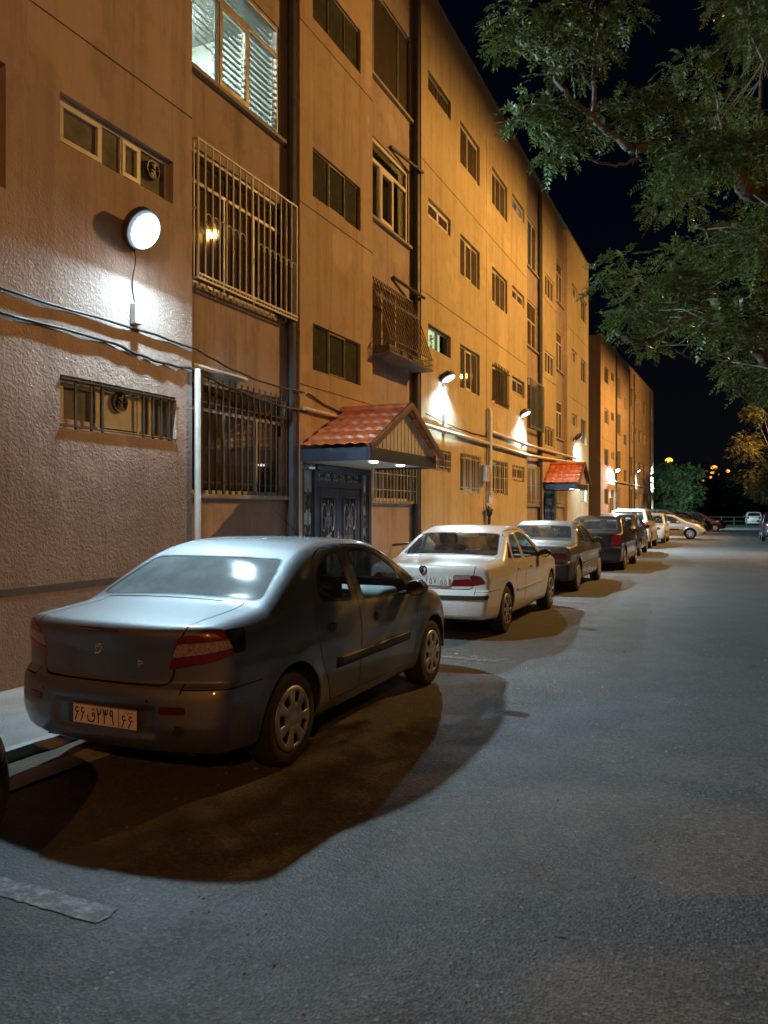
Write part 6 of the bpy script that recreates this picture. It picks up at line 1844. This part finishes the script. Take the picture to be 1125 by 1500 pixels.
def street_tree():
    root = thing('street_tree', 'big feathery leaved tree leaning over the road from the right', 'tree', (3.9, 9.6, 0))
    base = Vector((3.9, 9.6, 0))
    limbs = []
    def limb(pts, r0, r1): limbs.append(([Vector(p) for p in pts], r0, r1))
    fork = Vector((3.5, 9.5, 3.1))
    limb([base, base + Vector((-.05, .02, 1.2)), base + Vector((-.2, 0, 2.3)), fork], .20, .15)
    A = [at(1180, 300, 8.0), at(1123, 287, 7.8), at(1097, 280, 7.7), at(1063, 245, 7.6), at(1021, 238, 7.5), at(998, 223, 7.45), at(964, 211, 7.4), at(930, 217, 7.35)]
    limb([fork, fork.lerp(A[0], .55) + Vector((0, 0, .15))] + A, .11, .045)
    B = [A[-1], at(919, 215, 7.3), at(896, 196, 7.25), at(870, 174, 7.2), at(840, 151, 7.1), at(817, 117, 7.05), at(802, 75, 7.0), at(777, 57, 6.9)]
    limb(B, .040, .010)
    limb([at(802, 75, 7.0), at(808, 40, 7.0), at(812, 5, 7.0), at(815, -40, 7.0)], .014, .006)
    limb([at(867, 172, 7.2), at(870, 94, 7.25), at(876, 45, 7.3), at(870, 10, 7.3), at(868, -40, 7.3)], .022, .008)
    limb([at(866, 130, 7.2), at(856, 110, 7.15), at(847, 90, 7.1)], .012, .006)
    limb([at(940, 235, 7.35), at(927, 236, 7.3), at(889, 242, 7.2), at(862, 232, 7.1), at(851, 223, 7.1)], .016, .006)
    limb([at(868, 178, 7.2), at(847, 181, 7.1), at(815, 186, 7.05), at(793, 191, 7.0)], .012, .005)
    limb([at(935, 232, 7.3), at(930, 205, 7.3), at(926, 185, 7.3)], .012, .006)
    C = [fork, at(1190, 420, 8.3), at(1125, 372, 8.1), at(1094, 345, 8.0), at(1060, 330, 7.9), at(1020, 332, 7.8)]
    limb(C, .09, .02)
    limb([fork, at(1180, 520, 8.6), at(1122, 536, 8.4), at(1105, 510, 8.3), at(1090, 480, 8.2), at(1060, 465, 8.1), at(1000, 470, 8.0), at(955, 500, 7.9), at(930, 500, 7.8), at(903, 490, 7.8)], .07, .012)
    limb([at(1060, 465, 8.1), at(1010, 440, 7.9), at(960, 445, 7.8), at(920, 470, 7.7)], .02, .007)
    limb([at(1105, 510, 8.3), at(1060, 520, 8.1), at(1020, 530, 8.0), at(990, 515, 7.9)], .02, .007)
    limb([at(1180, 610, 9), at(1125, 600, 8.7), at(1095, 585, 8.5), at(1060, 560, 8.3)], .03, .008)
    limb([at(1097, 280, 7.7), at(1060, 200, 7.8), at(1048, 140, 7.8), at(1030, 90, 7.8)], .02, .007)
    limb([at(1123, 287, 7.8), at(1110, 190, 8.0), at(1118, 90, 8.2), at(1090, 20, 8.3)], .03, .01)
    limb([fork, Vector((4.2, 10.2, 5.0)), Vector((4.4, 11.0, 7.2))], .10, .03); limb([fork, Vector((4.9, 9.2, 5.2)), Vector((5.8, 8.8, 6.8))], .09, .03)
    limb([fork, Vector((3.0, 10.6, 5.2)), Vector((2.4, 11.6, 7.0))], .08, .02)
    clumps = []
    for (px, py, d, rp, n) in ((745, 18, 6.9, 24, 26), (775, 12, 6.9, 30, 40), (812, 12, 7.0, 34, 46), (848, 8, 7.1, 34, 46), (884, 12, 7.2, 30, 40), (922, 20, 7.3, 26, 28), (740, 62, 6.85, 22, 22), (770, 52, 6.9, 28, 38), (800, 48, 7.0, 26, 28),
                               (832, 68, 7.05, 20, 22), (862, 60, 7.2, 26, 34), (842, 92, 7.1, 24, 28), (880, 78, 7.2, 16, 14), (806, 112, 7.05, 13, 9), (778, 152, 7.0, 24, 34), (808, 162, 7.05, 22, 28), (762, 176, 6.95, 15, 14), (792, 186, 7.0, 14, 14),
                               (828, 205, 7.1, 22, 26), (812, 226, 7.0, 15, 18), (850, 192, 7.1, 20, 22), (895, 160, 7.25, 22, 30), (925, 150, 7.3, 26, 38), (955, 150, 7.4, 24, 30), (905, 190, 7.3, 24, 28), (940, 180, 7.35, 24, 26), (985, 170, 7.5, 20, 18),
                               (968, 128, 7.4, 14, 12), (1005, 95, 7.8, 22, 22), (1030, 80, 7.8, 22, 22), (985, 100, 7.8, 14, 9), (1020, 112, 7.8, 22, 20), (880, 415, 7.8, 18, 16), (890, 395, 7.8, 20, 22), (912, 380, 7.8, 20, 22)):
            clumps.append((at(px, py, d), rp * .92 * d / 1130, int(n * .72) + 2))
    mass = [(985, 190), (1040, 150), (1150, 110), (1190, 300), (1190, 610), (1115, 600), (1085, 580), (1050, 540), (1000, 512), (950, 512), (912, 490), (885, 468), (900, 440), (945, 425), (905, 405), (905, 380), (940, 365), (930, 345), (965, 300), (975, 245)]
    rr = random.Random(21); k = 0
    while k < 78:
        x, y = rr.uniform(880, 1190), rr.uniform(110, 610)
        if not pip2(mass, x, y): continue
        d = rr.uniform(6.9, 10.5); clumps.append((at(x, y, d), rr.uniform(24, 42) * 8 / 1130, 42)); k += 1
    up = [(1050, -30), (1150, -30), (1150, 95), (1105, 80), (1070, 40)]
    k = 0
    while k < 14:
        x, y = rr.uniform(1050, 1150), rr.uniform(-30, 95)
        if not pip2(up, x, y): continue
        d = rr.uniform(7.5, 9.5); clumps.append((at(x, y, d), rr.uniform(22, 34) * d / 1130, 30)); k += 1
    for q in range(46):   # the rest of the crown, beyond the frame
        a = rr.uniform(0, 2 * PI); r_ = rr.uniform(.6, 3.2)
        c = Vector((4.6 + r_ * math.cos(a), 10.2 + r_ * math.sin(a), rr.uniform(4.6, 8.2)))
        clumps.append((c, rr.uniform(.4, .7), 26))
    PP, DD = [], []
    tw = MB()
    nodes = []
    for pts, r0, r1 in limbs:
        m = len(pts); dense = []
        for i in range(m - 1):
            for s in range(4):
                t = s / 4; dense.append(pts[i].lerp(pts[i + 1], t))
        dense.append(pts[-1])
        for q in range(1, len(dense) - 1):
            dense[q] = dense[q] + Vector((rr.gauss(0, .012), rr.gauss(0, .012), rr.gauss(0, .012)))
        tw.tube(dense, [r0 + (r1 - r0) * i / (len(dense) - 1) for i in range(len(dense))], 8 if r0 > .05 else 6)
        if r0 < .12: nodes += dense
    for c, r_, n in clumps:
        p, d = clump_points(c, (r_, r_, r_ * .62), n); PP.append(p); DD.append(d)
        near = min(nodes, key=lambda q: (q - c).length)
        if (near - c).length < 2.2:
            mid = near.lerp(c, .5) + Vector((rr.gauss(0, .05), rr.gauss(0, .05), rr.gauss(0, .04)))
            tw.tube([near, mid, c], [.009, .006, .004], 5)
            for j in range(3):
                e = Vector(p[j * 3 % n]); tw.tube([c, c.lerp(e, .6) + Vector((0, 0, .02)), e], [.005, .004, .003], 4)
    tw.build('trunk', MATS['bark'], root, tuple(base), smooth=True, angle=180)
    P = np.concatenate(PP); D = np.concatenate(DD)
    V, F = compound_leaves(P, D, NR.uniform(.13, .21, len(P)), 7, .052, .0115)
    np_mesh('crown', V - np.array(base), F, MATS['leaf_street'], root)
    return root
street_tree()

def round_tree(loc, h, r, label, mat, n, seed, name='tree', trunk_r=.12, leaf=.11, zlow=.30):
    root = thing(name, label, 'tree', loc, 0, 'trees at the far end of the street')
    rg = random.Random(seed); mb = MB(); tips = []
    top = Vector((rg.uniform(-.2, .2), rg.uniform(-.2, .2), h * .55))
    mb.tube([(0, 0, 0), (rg.uniform(-.1, .1), 0, h * .28), top], [trunk_r, trunk_r * .8, trunk_r * .5], 8)
    P, D = [], []
    for k in range(26):
        a = rg.uniform(0, 2 * PI); q = rg.random()
        z = h * (zlow + (1 - zlow) * rg.random()); rad = r * math.sqrt(max(.05, 1 - ((z / h - .62) / .42) ** 2)) * (0.35 + .65 * q)
        c = Vector((rad * math.cos(a), rad * math.sin(a), min(z, h * .96)))
        st = Vector((0, 0, h * rg.uniform(.25, .5)))
        mb.tube([st, st.lerp(c, .5) + Vector((0, 0, .15)), c], [trunk_r * .35, trunk_r * .2, trunk_r * .08], 5)
        p, d = clump_points(c, (r * .34, r * .34, r * .22), n // 26); P.append(p); D.append(d)
    mb.build('trunk', MATS['bark'], root, smooth=True)
    V, F = compound_leaves(np.concatenate(P), np.concatenate(D), NR.uniform(leaf * 2, leaf * 3.5, sum(len(q) for q in P)), 3, leaf * 1.3, leaf * .42)
    np_mesh('crown', V, F, MATS[mat], root)
    return root
round_tree((3.0, 55.5, 0), 8.6, 2.6, 'olive tree lit orange on the right, behind the dark blue car', 'leaf_olive', 2600, 3, leaf=.10)
round_tree((5.2, 64, 0), 9.0, 3.2, 'larger olive tree at the right edge, behind the nearer olive one', 'leaf_olive', 2400, 4, leaf=.12)
def far_xy(px, d): p = at(px, 748, d); return (p.x, p.y, 0)
for (px, d, h, r, lb, mt, sd) in ((975, 86, 6.6, 2.2, 'dark tree against the far end of the far block', 'leaf_dark', 5), (1003, 80, 6.2, 2.4, 'brightest green tree beyond the white sedan parked across', 'leaf_dark', 6), (1030, 95, 7.2, 3.0, 'dim tree right of the bright green one', 'leaf_dark', 7),
                                  (1052, 100, 6.0, 3.2, 'dim low tree behind the green railing', 'leaf_dark', 8), (1080, 98, 5.2, 3.0, 'dark tree left of the far white hatchback', 'leaf_dark', 9), (1108, 104, 5.4, 3.2, 'dark tree above the far white hatchback', 'leaf_dark', 10),
                                  (962, 112, 6.2, 3.0, 'darkest tree tucked beside the corner of the far block', 'leaf_dark', 12)):
    round_tree(far_xy(px, d), h, r, lb, mt, 1500, sd, leaf=.16, zlow=.12)

# far lamps
for i, (px, py, lb, b) in enumerate(((980, 674, 'lone orange street lamp left of the cluster, over the green trees', True), (1046, 685, 'largest and brightest orange lamp of the far cluster', True), (1034, 691, 'upper left small lamp of the orange cluster', False), (1044, 692, 'small lamp just under the brightest of the orange cluster', False),
                               (1055, 695, 'small lamp low on the right side of the orange cluster', False), (1066, 690, 'rightmost lamp of the orange cluster', False), (1041, 699, 'second lowest lamp of the orange cluster', False), (1031, 704, 'lowest lamp of the orange cluster', False))):
    d = (8.03 - 1.58) * 1130 / (748 - py); p = at(px, 748, d)
    street_lamp((p.x + 1.1, p.y, 0), 8.0, .8, 0, lb, grp='orange street lamps in the distance', lens='sodium_far', big=b, power=9000 if i < 2 else 0, spot=160, aim=(0, -.2, -1))

# grit and dead leaves on the road
rg2 = np.random.default_rng(5); n = 900
x = rg2.uniform(-3.6, 4.5, n); y = 1.6 + rg2.random(n) ** 1.7 * 14; s_ = rg2.uniform(.004, .011, n); V = []; F = []
for k in range(n):
    a = rg2.uniform(0, 6.28, 6); r6 = s_[k] * rg2.uniform(.6, 1.3, 6); an = np.arange(6) * 1.047 + rg2.uniform(0, 1)
    o = len(V)
    V += [(x[k] + r6[i] * math.cos(an[i]), y[k] + r6[i] * math.sin(an[i]), .0) for i in range(6)] + [(x[k], y[k], s_[k] * .8)]
    F += [(o + i, o + (i + 1) % 6, o + 6) for i in range(6)]
o = MB().add(V, F).build('grit', MATS['grit'], None); o['kind'] = 'stuff'
V = []; F = []
for k in range(110):
    cx = rg2.uniform(-3.9, 5); cy = 1.8 + rg2.random() ** 1.3 * 22; a = rg2.uniform(0, 6.28); L = rg2.uniform(.012, .026); W_ = L * .35; cu = rg2.uniform(.002, .012)
    dx, dy = math.cos(a), math.sin(a); o = len(V)
    V += [(cx - dx * L, cy - dy * L, .004), (cx - dy * W_, cy + dx * W_, .004 + cu), (cx + dx * L, cy + dy * L, .006), (cx + dy * W_, cy - dx * W_, .005 + cu)]
    F.append((o, o + 1, o + 2, o + 3))
o = MB().add(V, F).build('fallen_leaves', MATS['dry_leaf'], None); o['kind'] = 'stuff'

# railing at the far edge
t = thing('railing', 'low green railing at the far edge of the parking area', 'railing', (-1.8, 82, 0))
m = MB()
for z in (.15, .55, .95): m.bar((0, 0, z), (5.6, 1.2, z), .05)
m.build('rail', MATS['rail_green'], t)
for k in range(6):
    MB().bar((5.6 * k / 5, 1.2 * k / 5, 0), (5.6 * k / 5, 1.2 * k / 5, 1.0), .06).build('post', MATS['rail_green'], t)
# ------------------------------------------------------------------ parked cars
def place(r, x, y, rz=0.0): r.location = (x, y, 0); r.rotation_euler = (0, 0, rz)
def repaint(r, old, new):
    for o in [r] + list(r.children_recursive):
        if o.type == 'MESH':
            for s in o.material_slots:
                if s.material is MATS[old]: s.link = 'OBJECT'; s.material = MATS[new]
def relabel(o, label): o['label'] = label; return o
GRP = 'cars parked along the block'
FA = {k: k for k in GLYPHS}

# nearest car
c1, S1 = make_car(SP_COUPE_SEDAN, 'parked_car', 'silver grey sedan nearest the camera, dusty, with a cream number plate on its rear bumper', group=GRP)
number_plate(c1, S1, .05, .432, (FA['6'], FA['6']), FA['q'], [FA['2'], FA['3'], FA['9']], [FA['6'], FA['6']], 'plate_yellow', w=.50, tilt=0.0)
def rear_bits(root, S, emblem_z, lock=None, brake=None, ex=0.0):
    y = rear_y(S, ex, emblem_z)
    m = MB()
    for (a, b, w, h) in ((-.018, .012, .02, .03), (.0, .022, .026, .026), (.016, .0, .018, .036), (-.004, -.018, .03, .022), (-.024, -.026, .014, .016)):
        m.ball((ex + a, y - .002, emblem_z + b), (w * .62, .007, h * .62), 10, 6)
    m.build('emblem', MATS['badge'], root, smooth=True)
    if lock:
        yl = rear_y(S, *lock); l = MB().lathe([(0, .008), (.010, .008), (.013, .004), (.020, .006), (.021, -.004)], (lock[0], yl, lock[1]), 'y', 18, sx=-1)
        l.build('boot_lock', MATS['badge'], root, smooth=True)
    if brake:
        x0, x1, z = brake; n = 10; vs = []
        for k in range(n + 1):
            x = x0 + (x1 - x0) * k / n; yy = rear_y(S, x, z)
            vs += [(x, yy - .004, z - .011), (x, yy - .006, z + .011)]
        shell_obj('brake_light', vs, [(2 * k, 2 * k + 2, 2 * k + 3, 2 * k + 1) for k in range(n)], MATS['lamp_dark_red'], root, .006, 1.0)
rear_bits(c1, S1, .80, (.279, .733), (-.14, .14, .915))
yt = rear_y(S1, .525, .392)
hook = MB().lathe([(0, .004), (.042, .004), (.05, .0), (.05, -.006)], (.525, yt, .392), 'y', 20, sx=-1); hook.v = [(a, b, .392 + (c - .392) * .55) for a, b, c in hook.v]
hook.build('tow_eye_cover', MATS['black_trim'], c1, smooth=True)
ys_ = rear_y(S1, .36, .60)
for sx in (-.42, .36):
    MB().ball((sx, rear_y(S1, sx, .545) - .001, .545), (.010, .004, .010), 10, 6).build('parking_sensor', MATS['black_trim'], c1, smooth=True)
ae = MB().tube([(0, 1.40, 1.365), (0, 1.30, 1.44), (0, 1.05, 1.58)], [.008, .004, .002], 6); ae.build('aerial', MATS['black_trim'], c1, smooth=True)
place(c1, -3.25, 4.13)

c2, S2 = make_car(SP_LONG_SEDAN, 'parked_car', 'white sedan with a black bumper moulding, second from the camera', group=GRP)
number_plate(c2, S2, .07, .725, (FA['9'], FA['2']), FA['h'], [FA['6'], FA['5'], FA['7']], [FA['5'], FA['5']], 'plate_white', w=.52)
def shield(root, S, z, ex=0.0, mat='dark_metal'):
    y = rear_y(S, ex, z) - .005; s = .052
    pts = [(ex + s * a, y, z + s * b) for a, b in ((-.75, .7), (-.3, 1.0), (0, .75), (.3, 1.0), (.75, .7), (.8, 0), (.4, -.7), (0, -1.05), (-.4, -.7), (-.8, 0), (-.75, .7))]
    m = MB().tube(pts, .009, 6); m.ball((ex - .008, y, z), (.02, .004, .03), 8, 6, 0); m.build('emblem', MATS[mat], root, smooth=True)
shield(c2, S2, .852, .0)
place(c2, -3.42, 9.75)

c3, S3 = make_car(SP_BRONZE_SEDAN, 'parked_car', 'dark bronze sedan with black bumpers, third from the camera', group=GRP)
number_plate(c3, S3, 0, .80, (FA['5'], FA['2']), FA['q'], [FA['7'], FA['3'], FA['9']], [FA['6'], FA['5']], 'plate_white')
place(c3, -3.50, 15.4)
c4, S4 = make_car(SP_TALL_SEDAN, 'parked_car', 'black tall sedan with upright red tail lamps, fourth from the camera', group=GRP)
number_plate(c4, S4, 0, .80, (FA['3'], FA['2']), FA['q'], [FA['7'], FA['6'], FA['9']], [FA['6'], FA['5']], 'plate_white')
place(c4, -3.33, 21.4)
c5, S5 = make_car(derive(SP_HATCH, paint='paint_darkgrey', detail=2), 'parked_car', 'dark hatchback fifth in the row, just beyond the black tall sedan', group=GRP)
place(c5, -3.63, 28.3)
c6, S6 = make_car(derive(SP_WAGON, paint='paint_white', detail=1), 'parked_car', 'tall white vehicle beyond the dark hatchback, its roof standing above the row', group=GRP)
place(c6, -3.82, 34.0)
c7 = copy_tree(c5); repaint(c7, 'paint_darkgrey', 'paint_white'); relabel(c7, 'white hatchback facing the camera at the end of the row'); place(c7, -3.6, 42.0, PI)
c8 = copy_tree(c1); repaint(c8, 'paint_silver', 'paint_white'); relabel(c8, 'white sedan parked across, nose to the road, beyond the row'); place(c8, -4.40, 46.4, -PI / 2)
for o in list(c8.children_recursive):
    if o.name.startswith(('number_plate', 'plate_', 'country')): bpy.data.objects.remove(o)
c9 = copy_tree(c6); repaint(c9, 'paint_white', 'paint_darkgrey'); relabel(c9, 'dark estate car parked across behind the white nose out sedan'); place(c9, -5.2, 53.5, -PI / 2)
c10 = copy_tree(c5); repaint(c10, 'paint_darkgrey', 'paint_black'); relabel(c10, 'black hatchback parked across between the dark estate and the reddish brown car'); place(c10, -4.2, 57.5, -PI / 2)
c11 = copy_tree(c5); repaint(c11, 'paint_darkgrey', 'paint_red'); relabel(c11, 'dark reddish brown hatchback last in the nose out row'); place(c11, -3.4, 63.0, -PI / 2)
for c in (c8, c9, c10, c11): c['group'] = 'cars parked nose to the road'
c12 = copy_tree(c5); repaint(c12, 'paint_darkgrey', 'paint_white'); relabel(c12, 'white hatchback seen from behind at the far end of the road'); place(c12, 2.35, 89.0); del c12['group']
c13 = copy_tree(c5); repaint(c13, 'paint_darkgrey', 'paint_blue'); relabel(c13, 'dark blue hatchback cut off by the right edge of the photo'); place(c13, 2.32, 44.5); del c13['group']
c14 = copy_tree(c2); repaint(c14, 'paint_white', 'paint_black'); relabel(c14, 'black car at the bottom left edge, only its front corner showing'); place(c14, -3.37, -1.055)
for o in list(c14.children_recursive):
    if o.name.startswith(('number_plate', 'plate_', 'country')): bpy.data.objects.remove(o)
# ------------------------------------------------------------------ night sky, camera, render settings
w = bpy.data.worlds.new('World'); SC.world = w; w.use_nodes = True
nt = w.node_tree; nt.nodes.clear()
out = nt.nodes.new('ShaderNodeOutputWorld'); bg = nt.nodes.new('ShaderNodeBackground')
tc = nt.nodes.new('ShaderNodeTexCoord'); sx = nt.nodes.new('ShaderNodeSeparateXYZ'); rp = nt.nodes.new('ShaderNodeValToRGB')
nt.links.new(tc.outputs['Generated'], sx.inputs[0]); nt.links.new(sx.outputs['Z'], rp.inputs[0])
rp.color_ramp.elements[0].position = 0.0; rp.color_ramp.elements[0].color = (.0030, .0034, .0044, 1)
rp.color_ramp.elements[1].position = 0.35; rp.color_ramp.elements[1].color = (.0005, .0013, .0034, 1)
nt.links.new(rp.outputs[0], bg.inputs[0]); bg.inputs[1].default_value = 1.0
nt.links.new(bg.outputs[0], out.inputs[0])
cd = bpy.data.cameras.new('camera'); cam = bpy.data.objects.new('camera', cd); COL.objects.link(cam)
cam.location = (0, 0, 1.58); cam.rotation_euler = (PI / 2, 0, T(24.101))
cd.sensor_fit = 'HORIZONTAL'; cd.sensor_width = 36; cd.lens = 36 * 1130 / 1125; cd.shift_y = -2 / 1125; cd.clip_end = 600; cd.clip_start = .05
SC.camera = cam
SC.render.engine = 'CYCLES'
SC.view_settings.view_transform = 'Standard'; SC.view_settings.look = 'None'; SC.view_settings.exposure = 0.0; SC.view_settings.gamma = 1.0
cy = SC.cycles
cy.use_denoising = True
try: cy.denoiser = 'OPENIMAGEDENOISE'; cy.denoising_input_passes = 'RGB_ALBEDO_NORMAL'; cy.denoising_prefilter = 'ACCURATE'
except Exception: pass
cy.max_bounces = 7; cy.transparent_max_bounces = 14; cy.diffuse_bounces = 3; cy.glossy_bounces = 3; cy.caustics_reflective = False; cy.caustics_refractive = False
cy.sample_clamp_indirect = 4.0; cy.use_light_tree = True
